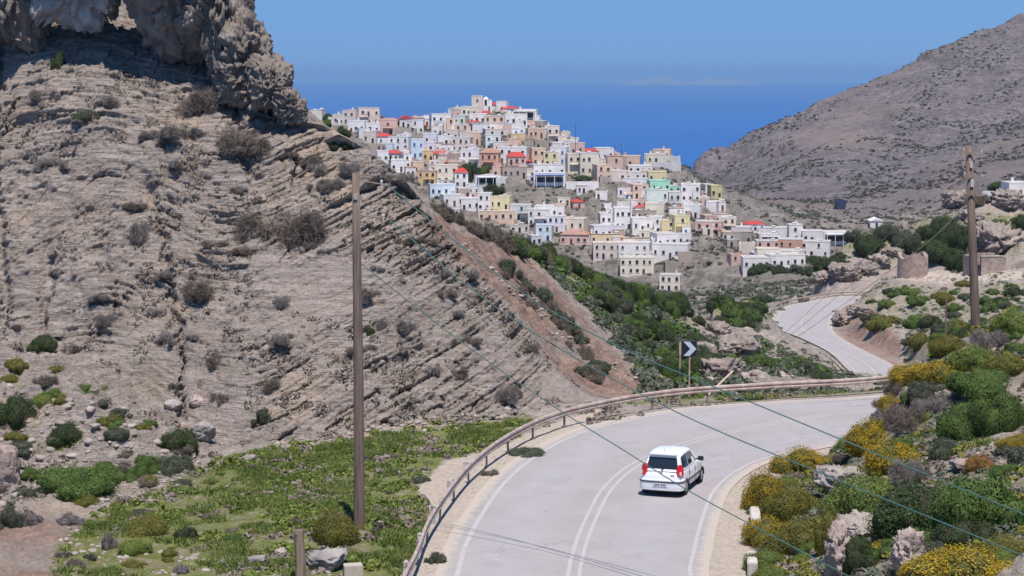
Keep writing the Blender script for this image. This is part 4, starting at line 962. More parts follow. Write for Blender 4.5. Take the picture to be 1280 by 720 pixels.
def house(u0, v0, u1, v1, c, roof='flat', win='d', opt='', land=None, label=None, D=None, dm=600):
    r = random.Random(int(u0 * 31 + v0 * 17))
    uc = (u0 + u1) / 2; p, i, j = hit(uc, v1, dm)
    k = p.y / F; W_ = (u1 - u0) * k; Ht = (v1 - v0) * k
    dep = r.uniform(5.5, 8.5) if 'ruin' not in opt else 4.5
    rz = math.radians(r.uniform(-13, 13)) + math.atan2(p.x, p.y) * -1 * 0
    Wb = W_ / (math.cos(rz) + .15 * abs(math.sin(rz))) if W_ > 3 else W_
    base = (p.x, p.y + dep / 2, p.z)
    hroof = 0
    if roof in ('red', 'tile') : hroof = min(1.6, Ht * .28)
    if roof == 'dome': hroof = 1.6
    hw = Ht - hroof
    t = empty('house' if 'wall' not in opt and 'church' not in opt else ('retaining_wall' if 'wall' in opt else 'church'), base, None, 'house' if 'wall' not in opt else 'wall', 'houses of the hillside village', rz)
    if 'church' in opt: t['category'] = 'church'
    m = MB(); hx, hy = Wb / 2, dep / 2; foot = 3.2
    if 'ruin' in opt:
        n = 6
        for a in range(n):
            hh = hw * r.uniform(.72, 1.0); m.box((-hx + (a + .5) * Wb / n, -hy + .3, (hh - foot) / 2), (Wb / n / 2 + .01 * a, .3, (hh + foot) / 2))
        m.box((-hx + .3, 0, (hw * .85 - foot) / 2), (.3, hy - .62, (hw * .85 + foot) / 2)); m.box((hx - .3, 0, (hw * .7 - foot) / 2), (.3, hy - .62, (hw * .7 + foot) / 2)); m.box((0, hy - .3, (hw * .8 - foot) / 2), (hx, .3, (hw * .8 + foot) / 2))
    elif 'wall' in opt:
        dep = 1.0; m.box((0, -hy + .3, (hw - foot) / 2), (hx, .3, (hw + foot) / 2))
    else:
        m.box((0, 0, (hw - foot) / 2), (hx, hy, (hw + foot) / 2))
    wall = m.build('wall', wallm(c), t)
    if roof == 'flat' and not ('ruin' in opt or 'wall' in opt):
        m = MB(); pr = .28; tk = .18
        m.box((0, 0, hw + .03), (hx - .05, hy - .05, .03))
        ro = m.build('roof', ROOFM['flat'], t)
        m = MB()
        e = .05
        m.box((0, -hy + tk / 2 - e, hw + pr / 2), (hx + e, tk / 2, pr / 2)); m.box((0, hy - tk / 2 + e, hw + pr / 2), (hx + e, tk / 2, pr / 2))
        m.box((-hx + tk / 2 - e, 0, hw + pr / 2), (tk / 2, hy - tk + e, pr / 2)); m.box((hx - tk / 2 + e, 0, hw + pr / 2), (tk / 2, hy - tk + e, pr / 2))
        m.build('parapet', wallm(c) if r.random() < .6 else ROOFM['tile'] if r.random() < .25 else wallm('a'), t)
        if r.random() < .4:
            m = MB(); cx = r.uniform(-hx * .6, hx * .6); m.box((cx, hy * .4, hw + .6), (.35, .35, .6)); m.box((cx, hy * .4, hw + 1.25), (.42, .42, .05)); m.build('chimney', wallm(c), ro)
        if r.random() < .3:
            m = MB(); cx = r.uniform(-hx * .5, hx * .5); m.tube([(cx, .5, hw + .55), (cx + 1.3, .5, hw + .55)], .32, 9); m.box((cx + .65, .5, hw + .18), (.6, .3, .1)); m.build('water_tank', wallm('a'), ro)
    elif roof in ('red', 'tile'):
        o = .25; V = [(-hx - o, -hy - o, hw), (hx + o, -hy - o, hw), (hx + o, hy + o, hw), (-hx - o, hy + o, hw)]
        if 'gable' in opt: V += [(0, -hy - o, hw + hroof), (0, hy + o, hw + hroof)]; Fs = [(0, 1, 4), (2, 3, 5), (1, 2, 5, 4), (3, 0, 4, 5), (3, 2, 1, 0)]
        elif W_ > 4.5: q = min(hx * .5, hy); V += [(-hx + q, 0, hw + hroof), (hx - q, 0, hw + hroof)]; Fs = [(0, 1, 5, 4), (1, 2, 5), (2, 3, 4, 5), (3, 0, 4), (3, 2, 1, 0)]
        else: V += [(0, 0, hw + hroof)]; Fs = [(0, 1, 4), (1, 2, 4), (2, 3, 4), (3, 0, 4), (3, 2, 1, 0)]
        m = MB(); m.add([(a, b_, z_ + .012) for a, b_, z_ in V], Fs); m.build('roof', ROOFM[roof], t)
    elif roof == 'dome':
        m = MB(); rd = min(hx, hy) * .75; V = []; n = 16
        prof = [(rd, 0), (rd, .35), (rd * .96, .7), (rd * .8, 1.1), (rd * .52, 1.42), (rd * .2, 1.58), (.02, 1.62)]
        for a, z_ in prof:
            for q in range(n): V.append((a * math.cos(q * 2 * math.pi / n), a * math.sin(q * 2 * math.pi / n), hw + z_))
        m.add(V, [(a * n + q, a * n + (q + 1) % n, (a + 1) * n + (q + 1) % n, (a + 1) * n + q) for a in range(len(prof) - 1) for q in range(n)]); m.build('dome', ROOFM['dome'], t, smooth=True)
    # openings
    nwin = 0; rowsN = max(1, int(round(hw / 3.1))); st = hw / rowsN
    if 'wall' not in opt and Ht > 1.9:
        colsN = max(1, int(round(Wb / 2.3))); 
        if 'few' in opt: colsN = max(1, colsN // 2)
        dr = r.randrange(colsN)
        for a in range(rowsN):
            for b_ in range(colsN):
                if r.random() < (.12 if 'ruin' not in opt else .55): continue
                isdoor = (a == 0 and b_ == dr and st > 2.3) or ('balc' in opt and b_ == dr and a == rowsN - 1)
                ww = .8 if isdoor else r.choice([.7, .8, .9]); hh = min(2.0 if isdoor else r.choice([.95, 1.1, 1.25]), st * .72)
                x0 = -hx + (b_ + .5 + r.uniform(-.10, .10)) * Wb / colsN
                z0 = a * st + (.05 if isdoor else max(.3, st * .36 - .1))
                o = link('door' if isdoor else 'window', winmesh(win if not (isdoor and win == 'd') or r.random() < .6 else 'n', ww, hh, isdoor), t, (x0, -hy - .012, z0))
                if not isdoor:
                    nwin += 1
                    s_ = link('sill', SUR(), o, (0, -.03, -.06))
        # a couple of openings on the flank that shows
        for side in (-1, 1):
            if r.random() < .7 and rowsN >= 1:
                o = link('window', winmesh(win, .8, 1.1), t, (side * (hx + .012), r.uniform(-1.5, 1.5), (rowsN - 1) * st + st * .35)); o.rotation_euler = (0, 0, math.pi / 2)
    if 'balc' in opt or (rowsN >= 2 and r.random() < .22 and 'ruin' not in opt and 'wall' not in opt):
        m = MB(); bw = min(hx * .8, 1.9); zb = (rowsN - 1) * st; cx = r.uniform(-hx + bw, hx - bw)
        m.box((cx, -hy - .52, zb), (bw, .5, .08)); bo = m.build('balcony', wallm(c), t)
        m = MB(); m.box((cx, -hy - 1.0, zb + .95), (bw, .03, .035))
        for q in range(9): m.box((cx - bw + .05 + q * (2 * bw - .1) / 8, -hy - 1.0, zb + .5), (.03, .025, .42))
        m.build('railing', WM['d'] if win == 'd' else WM['b'], bo)
    if 'veranda' in opt:
        m = MB(); zt = rowsN * st - .5; m.box((0, -hy - 1.3, zt), (hx * .9, 1.3, .1)); vo = m.build('veranda', WM['b'] if win == 'b' else wallm('a'), t)
        for q in range(4):
            mm_ = MB(); mm_.box((-hx * .85 + q * hx * 1.7 / 3, -hy - 2.45, zt / 2 - .1), (.09, .09, zt / 2)); mm_.build('post', wallm('w'), vo)
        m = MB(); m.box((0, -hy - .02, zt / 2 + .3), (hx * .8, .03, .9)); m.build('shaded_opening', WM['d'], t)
    HOUSES.append(dict(o=t, u=uc, v=(v0 + v1) / 2, w=W_, h=Ht, c=c, roof=roof, win=win, opt=opt, n=nwin, rows=rowsN, label=label))
    if land: LAND[land] = (uc, (v0 + v1) / 2); HOUSES[-1]['land'] = land
    return t
HT = """386 127 396 137 c|390 131 404 143 c few land=cream_corner_house|415 134 431 146 k|411 144 433 153 w|430 135 448 153 k|447 135 473 156 k balc|437 152 458 167 w|447 162 461 174 w few|458 155 476 167 w|474 141 497 153 w tile|476 151 497 169 p few|498 144 516 159 w red gable land=red_gabled_house|494 158 520 175 n ruin|470 167 488 181 w red winb|488 174 514 191 w|480 180 493 191 b winb|480 189 501 202 w red land=long_red_roofed_house|488 201 505 216 w balc|503 195 513 212 w|513 176 529 200 b winb land=pale_blue_house|515 151 529 167 w|520 149 537 159 c|529 168 546 182 l|528 180 546 192 l|537 144 562 166 w|562 137 573 149 b|577 135 596 147 c|568 147 584 158 g wing land=pale_green_house|558 149 569 166 e|569 157 587 173 e|588 145 608 158 w|589 156 608 168 w winb|605 147 631 164 e church|596 112 614 127 r ruin land=summit_ruin|590 121 604 141 k few|604 126 612 140 w|600 139 614 148 e dome|609 127 624 137 w red|624 134 634 143 e dome|630 133 647 143 w red land=red_church_roof|622 121 635 134 w few|643 129 659 139 c|630 145 658 159 w|634 158 656 170 w winb balc|638 168 655 180 o land=orange_house|605 163 634 172 k few|606 170 625 189 g balc|587 168 602 182 e|566 173 590 191 k|546 171 567 184 w|540 182 567 193 l|640 134 672 147 w veranda|653 143 676 156 w|655 153 667 165 p|666 152 682 164 n|679 150 694 162 w|658 163 678 175 e|676 162 686 173 a|684 160 699 183 k|698 160 713 176 k ruin|704 167 723 179 c winb|700 177 722 188 w|712 180 731 194 p|728 186 746 198 w red|743 176 766 191 w land=tall_white_house_on_the_ridge|755 190 777 200 c|528 190 542 203 o|541 189 561 201 w red|560 190 577 207 r ruin|577 188 601 211 w balc|600 188 624 216 s tile land=salmon_house|515 204 529 220 e|524 215 546 232 o|545 208 572 231 c|566 211 583 235 w red|536 226 567 233 c|536 232 568 247 b|551 245 578 259 w|584 234 607 245 l|584 242 601 251 p|591 220 624 233 w veranda land=white_veranda_house|577 250 600 265 w|598 243 614 265 w|613 248 639 265 y land=yellow_house|598 265 643 277 e|638 259 664 277 a few|625 187 661 207 w|634 192 657 219 p red balc land=pink_house_with_red_roof|630 211 661 225 n|664 187 682 208 e|681 192 699 209 y|690 186 710 209 w winb|663 207 704 221 w|667 217 707 233 w winb veranda land=blue_veranda_house|708 193 726 218 c|724 194 747 221 c|744 207 763 226 e|759 196 778 217 p few|775 196 801 209 e|708 227 749 239 w wall|721 233 734 243 w|671 259 705 274 w land=four_windowed_white_house|661 265 687 285 w|684 272 707 291 l|670 282 690 302 b|705 275 733 290 c|702 289 738 307 p tile|738 284 779 299 l|738 296 779 309 y land=long_yellow_house|742 307 779 327 k|750 270 772 284 w|768 264 790 291 w|806 183 823 195 c|818 185 840 196 e|808 194 834 205 c|832 194 850 205 a ruin|814 203 850 211 a wall|784 208 815 218 w|784 216 810 226 w|810 216 833 230 y|776 224 811 236 l few|772 234 791 247 w|789 234 809 251 e|810 227 836 242 m land=mint_green_house|833 234 849 243 m|808 240 835 254 g|833 241 857 254 a|853 232 877 254 w|880 232 891 244 w|888 233 902 249 v land=olive_yellow_house|788 264 822 277 n|808 256 832 271 c|788 275 821 292 w|819 273 829 294 w|827 277 842 295 y|840 272 860 297 y few land=tall_yellow_house|801 292 822 303 c|776 298 814 309 c|774 305 813 327 w land=four_storey_white_block|776 323 818 344 c|817 293 862 309 w|818 306 863 324 w|847 315 864 329 n wall|826 345 852 365 c land=lowest_cream_house|831 325 847 342 r ruin|857 258 878 274 w|878 270 894 281 p|872 279 893 290 p|892 269 911 281 w|891 279 904 297 p|903 274 921 292 c|917 285 941 296 w|931 277 955 291 w red land=red_roofed_white_house|903 292 926 304 n|916 293 942 308 r|925 302 945 318 k ruin|948 286 976 298 w|972 286 990 298 w|987 282 1004 303 w few land=white_tower_house|949 295 977 305 a veranda|946 303 976 322 p|974 300 1005 322 s land=salmon_block|946 312 976 328 c|975 314 1006 329 c|1004 290 1030 306 w|1028 291 1064 307 w veranda|1004 303 1040 322 w|929 323 964 338 w|960 320 1005 335 w|911 316 932 332 p ruin|548 262 575 272 k|640 283 664 292 k|660 222 672 230 w|745 240 760 250 w|835 262 857 270 w few|845 268 862 276 n|860 250 876 258 n wall|756 215 775 222 n veranda|770 252 800 262 w wall|455 165 472 180 k|465 178 480 192 n ruin|560 163 575 176 k|616 178 636 190 k|632 176 648 190 p|646 180 668 192 r ruin|668 174 690 188 r ruin|690 180 704 190 w|748 222 762 232 r ruin|765 216 785 228 k|560 205 578 216 n|505 210 518 222 w|470 190 484 204 w|541 155 556 168 w|575 166 590 178 w|610 155 632 166 k|742 200 756 210 c|700 186 712 196 w|548 196 562 208 k|497 172 510 182 k|572 236 588 248 n|662 298 676 310 a|736 306 748 322 r ruin|800 240 812 250 k|790 252 812 262 k|905 300 918 310 n|942 318 952 328 w"""
for e in HT.split('|'):
    q = e.split(); u0, v0, u1, v1 = map(float, q[:4]); c = q[4]; roof = 'flat'; win = 'd'; opt = []; land = None
    for t in q[5:]:
        if t in ('red', 'tile', 'dome'): roof = t
        elif t.startswith('win'): win = t[3]
        elif t.startswith('land='): land = t[5:].replace('_', ' ')
        else: opt.append(t)
    house(u0, v0, u1, v1, c, roof, win, ' '.join(opt), land)
_r = random.Random(44); _n = 0
_f = within([(400, 140), (600, 135), (700, 165), (790, 212), (860, 245), (900, 262), (1000, 295), (1000, 315), (905, 300), (860, 310), (820, 340), (690, 300), (600, 262), (500, 215)])
while _n < 120:
    u, v = _f(_r)
    if 640 < u < 765 and 228 < v < 258: continue
    w_ = _r.uniform(8, 16); h_ = _r.uniform(7, 12)
    house(u, v - h_, u + w_, v + 1, _r.choice('wwwcckkeppn'), _r.choice(['flat'] * 9 + ['red']), _r.choice('dddb'), _r.choice(['', '', 'few', 'ruin'] ), None); _n += 1
house(1089, 274, 1104, 287, 'w', 'red', 'd', 'gable few', None, 'small white gabled house alone left of the tree grove', dm=430)
HOUSES[-1]['o'].children[1].data.materials[0] = wallm('w')
house(1231, 239, 1262, 249, 'w', 'flat', 'd', 'wall', None, 'long low white wall right of the right utility pole', dm=480)
house(1261, 230, 1290, 248, 'w', 'flat', 'd', 'few', None, 'white house cut by the right edge of the photo', dm=480)
# labels that single each house out
def hlabels():
    used = {}
    keys = list(LAND.items())
    def dirn(du, dv):
        if abs(du) > 1.6 * abs(dv): return 'right of' if du > 0 else 'left of'
        if abs(dv) > 1.6 * abs(du): return 'below' if dv > 0 else 'above'
        return ('below right of' if du > 0 else 'below left of') if dv > 0 else ('above right of' if du > 0 else 'above left of')
    for h in HOUSES:
        if h['label']: h['o']['label'] = h['label']; used[h['label']] = 1; continue
        col = HN[h['c']]; kind = 'house'
        if 'ruin' in h['opt']: kind = 'roofless ruin'
        if 'wall' in h['opt']: kind = 'retaining wall'
        if 'church' in h['opt']: kind = 'church'
        size = 'tall' if h['h'] > h['w'] * 1.1 else 'long' if h['w'] > 2.2 * h['h'] else 'narrow' if h['w'] < 4 else 'wide' if h['w'] > 8.5 else 'small' if h['w'] < 5 else 'box-shaped'
        ex = {'red': ' with red roof', 'tile': ' with tiled roof', 'dome': ' with red dome'}.get(h['roof'], '')
        if h['win'] == 'b' and not ex: ex = ' with blue windows'
        if 'veranda' in h['opt'] and not ex: ex = ' with dark veranda'
        if h.get('land'):
            side = 'on the ridge' if h['v'] < 170 else 'in the middle of the village' if h['v'] < 270 else 'in the lower village'
            lb = '%s, the %s %s %s' % (h['land'], size, {1: 'one', 2: 'two', 3: 'three', 4: 'four'}.get(h['rows'], 'four') + '-storey one', side)
            if lb in used: lb += ' again'
        else:
            ds = sorted(keys, key=lambda k: (k[1][0] - h['u']) ** 2 + (k[1][1] - h['v']) ** 2)
            cand = []
            for nm, (a, b_) in ds[:8]:
                cand.append('%s %s %s%s, %s the %s' % (size, col, kind, ex, dirn(h['u'] - a, h['v'] - b_), nm))
            for nm, (a, b_) in ds[:3]:
                near = 'just' if math.hypot(a - h['u'], b_ - h['v']) < 28 else 'well'
                cand.insert(3, '%s %s %s%s, %s %s the %s' % (size, col, kind, ex, near, dirn(h['u'] - a, h['v'] - b_), nm))
            lb = next((c for c in cand if c not in used and len(c.split()) <= 16), cand[0])
        used[lb] = 1; h['o']['label'] = lb
hlabels()
# round windmill tower on the right knoll of the village
p, i, j = hit(832, 183, 620)
wt = empty('windmill', (p.x, p.y + 1.5, p.z), 'round stone windmill tower on the right knoll of the village ridge', 'windmill')
m = MB(); m.tube([(0, 0, -2), (0, 0, .2), (0, 0, 3.1)], [1.75, 1.7, 1.45], 18); m.build('tower', wallm('k'), wt, smooth=False)
m = MB(); m.tube([(0, 0, 3.1), (0, 0, 3.35)], [1.52, 1.2], 18); m.build('roof', wallm('n'), wt)
m = MB(); m.box((.3, -1.58, 1.6), (.32, .08, .6)); m.build('door', WM['d'], wt)
# bell tower of the church
p, i, j = hit(607, 140, 600)
bt = empty('bell_tower', (p.x, p.y, p.z), 'white bell tower with dark arch below the summit ruin', 'bell tower')
m = MB(); m.box((0, 0, 1.5), (1.0, 1.0, 3.5)); m.build('wall', wallm('w'), bt)
m = MB(); m.box((0, -1.02, 3.4), (.45, .04, .9)); m.tube([(0, -1.06, 4.3), (0, -1.0, 4.3)], .45, 14); m.build('arch_opening', WM['d'], bt)
m = MB(); m.tube([(0, 0, 5.0), (0, 0, 5.5), (0, 0, 5.9)], [.95, .7, .05], 12); m.build('cap', wallm('w'), bt)
# village lamp posts on the skyline and in the streets
steel = mat('lamp_steel', (.16, .16, .17), rough=.5, metal=.6, var=.1)
for (u, vb, vt, lb) in [(719, 200, 153, 'dark street mast on the ridge right of the beige houses'), (769, 190, 168, 'left of two thin street masts on the ridge'), (776, 194, 168, 'right of two thin street masts on the ridge'), (788, 302, 250, 'tall grey street mast above the blue canopy in the lower village'), (866, 262, 240, 'thin street mast left of the pink houses')]:
    p, i, j = hit(u, vb, 600); H_ = (vb - vt) * p.y / F
    t = empty('street_lamp', p, lb, 'street lamp'); m = MB(); m.tube([(0, 0, -.5), (0, 0, H_)], [.14, .09], 8); m.build('pole', steel, t)
    m = MB(); m.tube([(0, 0, H_ - .1), (.5, 0, H_ + .12), (1.1, 0, H_ + .15)], .06, 6); m.box((1.3, 0, H_ + .14), (.35, .14, .07)); m.build('lamp_head', steel, t)
# blue cave-like canopy on the mountain foot
p, i, j = hit(1052, 262, 700)
m = MB(); m.box((0, 0, 1.8), (1.9, 1.5, 2.6), ry=.25); m.box((-2.1, .3, 3.6), (.8, 1.2, .9), ry=.4)
o = m.build('shed', mat('blue_shed', (.05, .07, .14), var=.3), loc=p, bevel=.15); tag(o, 'dark blue shed leaning on the pale rocks at the mountain foot', 'shed')

# ------------------------------------------------------------------ ruins by the far road
stone = mat('rubble_wall', (.38, .30, .255), rough=.95, var=.45, nscale=1.0, bump=1.0, bscale=1.5, col2=(.26, .19, .16))
p, i, j = hit(1141, 345, 395)
t = empty('round_ruin', p, 'round roofless tan stone ruin beside the dark trees', 'ruin')
V = []; n = 28; rr_ = 3.0
for k in range(4):
    for q in range(n):
        a = q * 2 * math.pi / n; R2 = (rr_ * 1.05, rr_, rr_ - .7, rr_ - .7)[k]; top = 4.0 + .5 * math.sin(a * 3) + random.uniform(-.2, .2)
        V.append((R2 * math.cos(a) * 1.0, R2 * math.sin(a), (-2, top, top - .02, -2)[k]))
m = MB(); m.add(V, [(k * n + q, k * n + (q + 1) % n, (k + 1) * n + (q + 1) % n, (k + 1) * n + q) for k in range(3) for q in range(n)]); m.build('wall', stone, t)
p, i, j = hit(1230, 342, 390)
t = empty('square_ruin', p, 'low square stone ruin behind the right utility pole', 'ruin', rz=.12)
m = MB(); m.box((-3.1, 0, 1.0), (.35, 2.5, 2.4)); m.box((3.1, 0, .9), (.35, 2.5, 2.4)); m.box((0, 2.15, 1.3), (2.74, .35, 2.4)); m.box((.6, -2.15, 1.0), (2.14, .35, 2.4)); m.build('wall', stone, t)
m = MB(); m.box((.6, -2.15, 3.46), (2.3, .45, .06)); m.build('coping', mat('coping', (.5, .45, .40)), t)
m = MB(); m.box((-2.1, -2.1, .6), (.55, .1, 1.2)); m.build('doorway', WM['d'], t)
for k, (u, v, w_, h_, lb) in enumerate([(1100, 335, 30, 18, 'jumble of pale boulders left of the round ruin'), (1082, 345, 30, 16, 'broken rocks at the left end of the ruin terrace'), (1115, 322, 26, 14, 'pale boulder behind the round ruin on its left'), (1060, 352, 44, 20, 'brown rocks above the far guardrail'), (1030, 358, 30, 16, 'small rock pile over the far road curve'), (1128, 300, 22, 22, 'tan rock between the trees of the grove'), (1196, 262, 30, 22, 'orange tan rock at the top of the grove'), (1250, 318, 80, 40, 'large sloping rock above the square ruin'), (1215, 280, 40, 16, 'pinkish rock under the bare brown tree'), (1262, 264, 50, 24, 'pinkish rock face below the white houses')]):
    rock_px(u, v, w_, h_, 'far', lb, 60 + k, cat='rock outcrop', sub=5, dmin=380, rough=.45)
for k, (u, v, w_, h_, lb) in enumerate([(1052, 408, 24, 20, 'rocky bank directly beside the far road curve'), (1076, 396, 30, 14, 'top rocks of the bank inside the far road curve')]):
    rock_px(u, v, w_, h_, 'far', lb, 80 + k, cat='rock outcrop', sub=5, dmin=300, rough=.45)
for k, (u, v, w_, h_, lb) in enumerate([(905, 472, 52, 26, 'pinkish crumbling rock right of the arrow sign'), (925, 448, 50, 30, 'tall crumbling rock face between sign and far road'), (882, 448, 26, 20, 'orange brown rock just behind the arrow sign'), (900, 420, 34, 18, 'upper rock step behind the crumbling face')]):
    rock_px(u, v, w_, h_, 'far', lb, 90 + k, cat='rock outcrop', sub=5, dmin=105, rough=.35, depth=1.1)

# loose stones and rubble: one mass
def rubble():
    Vs = []; Fs_ = []; n0 = 0; r = random.Random(5); VV, FF = ICO[2]
    zones = [(within([(120, 625), (230, 590), (225, 620), (130, 640)]), 300, (.06, .18), 0), (within([(0, 480), (140, 500), (270, 575), (200, 600), (0, 640)]), 240, (.08, .45), 0), (within([(80, 660), (330, 690), (470, 690), (430, 720), (60, 720)]), 320, (.04, .22), 0),
             (within([(540, 640), (600, 560), (760, 515), (700, 540), (600, 620), (565, 700), (540, 720)]), 260, (.02, .08), 0), (within([(935, 640), (1010, 600), (1090, 560), (1280, 480), (1280, 640), (1040, 720), (940, 720)]), 200, (.06, .25), 0),
             (within([(330, 555), (520, 525), (700, 505), (750, 500), (560, 535), (330, 580)]), 220, (.08, .3), 0), (within([(560, 290), (700, 385), (800, 480), (740, 470), (620, 350)]), 260, (.05, .28), 104), (within([(870, 420), (940, 425), (1000, 470), (880, 480)]), 200, (.2, .8), 110),
             (within([(1080, 320), (1180, 335), (1280, 340), (1280, 352), (1100, 352)]), 160, (.2, .6), 380), (within([(1060, 370), (1280, 360), (1130, 460)]), 120, (.2, .8), 300)]
    for fn, n, (a, b_), dm in zones:
        for _ in range(n):
            u, v = fn(r); p, i, j = hit(u, v, dm)
            if r1[i, j] < 4.7 or r2[i, j] < 4.5: continue
            s = a + (b_ - a) * r.random() ** 2.5; h = np.array([s * r.uniform(.8, 1.5), s * r.uniform(.8, 1.5), s * r.uniform(.4, .9)]) / 2
            W_ = VV * h * (1 + .35 * vn(VV[:, 0] * 1.7 + _ , VV[:, 1] * 1.7, VV[:, 2] * 1.7, _))[:, None]
            th = r.uniform(0, 6); c_, s_ = math.cos(th), math.sin(th); W_ = W_ @ np.array([[c_, s_, 0], [-s_, c_, 0], [0, 0, 1]])
            Vs.append(W_ + np.array(p)); Fs_.append(FF + n0); n0 += len(VV)
    o = link('loose_stones', mesh_np('loose_stones', np.concatenate(Vs), np.concatenate(Fs_), mat('stones', (.37, .315, .28), var=.5, nscale=1.5, col2=(.20, .165, .145)))); tag(o, 'loose stones and rubble strewn on slopes and verges', 'stones', kind='stuff')
rubble()
# grass
def grass():
    r = np.random.default_rng(3); i0, i1 = np.searchsorted(rows, 57), np.searchsorted(rows, 106)
    n = 420000; ii = r.uniform(57, 106, n); i = np.searchsorted(rows, ii); j = r.integers(0, len(cols), n)
    D_ = PY[i, j]; cov = G_[i, j]; u = UP[i, j]; v = VP[i, j]
    patchy = fbm(PX[i, j] / 1.1, PY[i, j] / 1.1, 0, 4, 203)
    patchy = patchy + .8 * fbm(PX[i, j] / 3.2, PY[i, j] / 3.2, 0, 3, 207)
    ok = (r1[i, j] > 5.0) & (u > -60) & (u < 1340) & (cov + patchy * .9 > 1.0 + r.uniform(-.2, .4, n) + .3 * ss(620, 700, v)) & (v < 760) & (MC[i, j] < .5)
    i = i[ok]; j = j[ok]; P = np.stack([PX[i, j], PY[i, j], PZ[i, j]], 1); n = len(P)
    k = 4; P = np.repeat(P, k, 0); N_ = len(P); P[:, :2] += r.normal(size=(N_, 2)) * .05
    hN = (.5 + .5 * fbm(P[:, 0] / .9, P[:, 1] / .9, 0, 3, 210)); h = (.05 + .20 * hN * r.uniform(.5, 1, N_)); an = r.uniform(0, 6.28, N_); w_ = .012 + .018 * r.random(N_)
    lean = r.normal(size=(N_, 2)) * .45
    a = np.stack([np.cos(an) * w_, np.sin(an) * w_, 0 * an], 1); tip = P + np.stack([lean[:, 0] * h, lean[:, 1] * h, h], 1)
    V = np.stack([P - a, P + a, tip + a * .35, tip - a * .35], 1).reshape(-1, 3); Fq = np.arange(len(V)).reshape(-1, 4)
    m = leafmat('grass_blades', (.125, .18, .038), (.25, .28, .085), nscale=.9, trans=.3)
    o = link('grass', mesh_np('grass', V, Fq, m)); tag(o, 'fresh green grass and low weeds on the verge and field', 'grass', kind='stuff'); print('grass blades', N_)
grass()
# low herbs: countless rosettes mixed in the grass and on the slopes
def herbs(name, label, N, band, ur, thr, kindm, size, seed, maskfn, K_=26, lf=.17):
    r = np.random.default_rng(seed); d = r.uniform(band[0], band[1], N) if band[1] < 200 else np.exp(r.uniform(math.log(band[0]), math.log(band[1]), N)); i = np.minimum(np.searchsorted(rows, d), len(rows) - 1); j = r.integers(0, len(cols), N)
    ok = maskfn(i, j, r) & (R_[i, j] < .45) & (UP[i, j] > ur[0]) & (UP[i, j] < ur[1]) & (r1[i, j] > 5.1) & (r2[i, j] > 5)
    i = i[ok]; j = j[ok]; P = np.stack([PX[i, j], PY[i, j], PZ[i, j]], 1); n = len(P)
    s = size[0] + (size[1] - size[0]) * r.random(n) ** 2; P = np.repeat(P, K_, 0); s = np.repeat(s, K_); M_ = len(P)
    d3 = r.normal(size=(M_, 3)); d3[:, 2] = np.abs(d3[:, 2]) ; d3 /= np.linalg.norm(d3, axis=1)[:, None]
    C = P + d3 * (s * .5)[:, None] * np.array([1, 1, .75]); ax = r.normal(size=(M_, 3)); a = np.cross(d3, ax); a /= np.linalg.norm(a, axis=1)[:, None]; b_ = np.cross(d3 + r.normal(size=(M_, 3)) * .5, a); b_ /= np.linalg.norm(b_, axis=1)[:, None]
    q = (s * lf)[:, None]; V = np.stack([C - a * q - b_ * q, C + a * q - b_ * q, C + a * q * .5 + b_ * q, C - a * q * .5 + b_ * q], 1).reshape(-1, 3)
    o = link(name, mesh_np(name, V, np.arange(len(V)).reshape(-1, 4), LM[kindm])); tag(o, label, 'low plants', kind='stuff'); print(name, n)
nz_ = lambda i, j, sc, sd: fbm(PX[i, j] / sc, PY[i, j] / sc, 0, 3, sd)
herbs('ground_herbs', 'low lime green weeds among the grass', 16000, (58, 100), (-60, 720), 0, 'lime', (.12, .5), 31, lambda i, j, r: (G_[i, j] > .5) & (nz_(i, j, 1.5, 301) > .05) & (MC[i, j] < .4))
herbs('dry_herbs', 'low dry brown weeds on the verge and stony ground', 16000, (58, 100), (-60, 1330), 0, 'brown', (.1, .4), 32, lambda i, j, r: (nz_(i, j, 1.8, 311) > .12) & (B_[i, j] < .6) & (MC[i, j] < .4))
herbs('bank_herbs', 'mixed low grey green plants covering the right bank', 9000, (50, 96), (930, 1330), 0, 'greygreen', (.15, .6), 33, lambda i, j, r: (nz_(i, j, 1.2, 321) > -.1) & (UP[i, j] > 940) & (B_[i, j] < .3), 44, .10)
herbs('bank_green_herbs', 'mixed low green plants covering the right bank', 9000, (50, 96), (940, 1330), 0, 'olive', (.15, .6), 34, lambda i, j, r: (nz_(i, j, 1.2, 331) > .0) & (B_[i, j] < .3), 44, .10)
herbs('cliff_dry_plants', 'thin dry plants clinging to cracks of the cliff', 26000, (84, 118), (-60, 800), 0, 'brown', (.12, .45), 35, lambda i, j, r: (nz_(i, j, 2.6, 341) > .12) & (nz_(i, j, .7, 342) > -.1) & (MC[i, j] > .3), 22, .12)
herbs('valley_scrub', 'low green scrub covering the slopes beyond the bend', 16000, (105, 520), (600, 1340), 0, 'greygreen', (.5, 1.6), 36, lambda i, j, r: (nz_(i, j, 9, 351) + G_[i, j] * .5 > .12), 60, .085)
herbs('valley_green_scrub', 'bright low scrub covering the slopes beyond the bend', 12000, (105, 520), (620, 1340), 0, 'green', (.5, 1.6), 37, lambda i, j, r: (nz_(i, j, 8, 361) * .6 + G_[i, j] > .55), 60, .085)
herbs('foot_scrub', 'dark scrub dotted over the foot of the mountain and village hill', 26000, (560, 900), (600, 1330), 0, 'scrub', (.4, 1.7), 40, lambda i, j, r: (nz_(i, j, 12, 391) > -.1), 18, .2)
herbs('village_scrub', 'dull scrub dotted over the bare village hill', 22000, (530, 860), (380, 1250), 0, 'greygreen', (.6, 2.0), 38, lambda i, j, r: (nz_(i, j, 18, 371) > -.05))
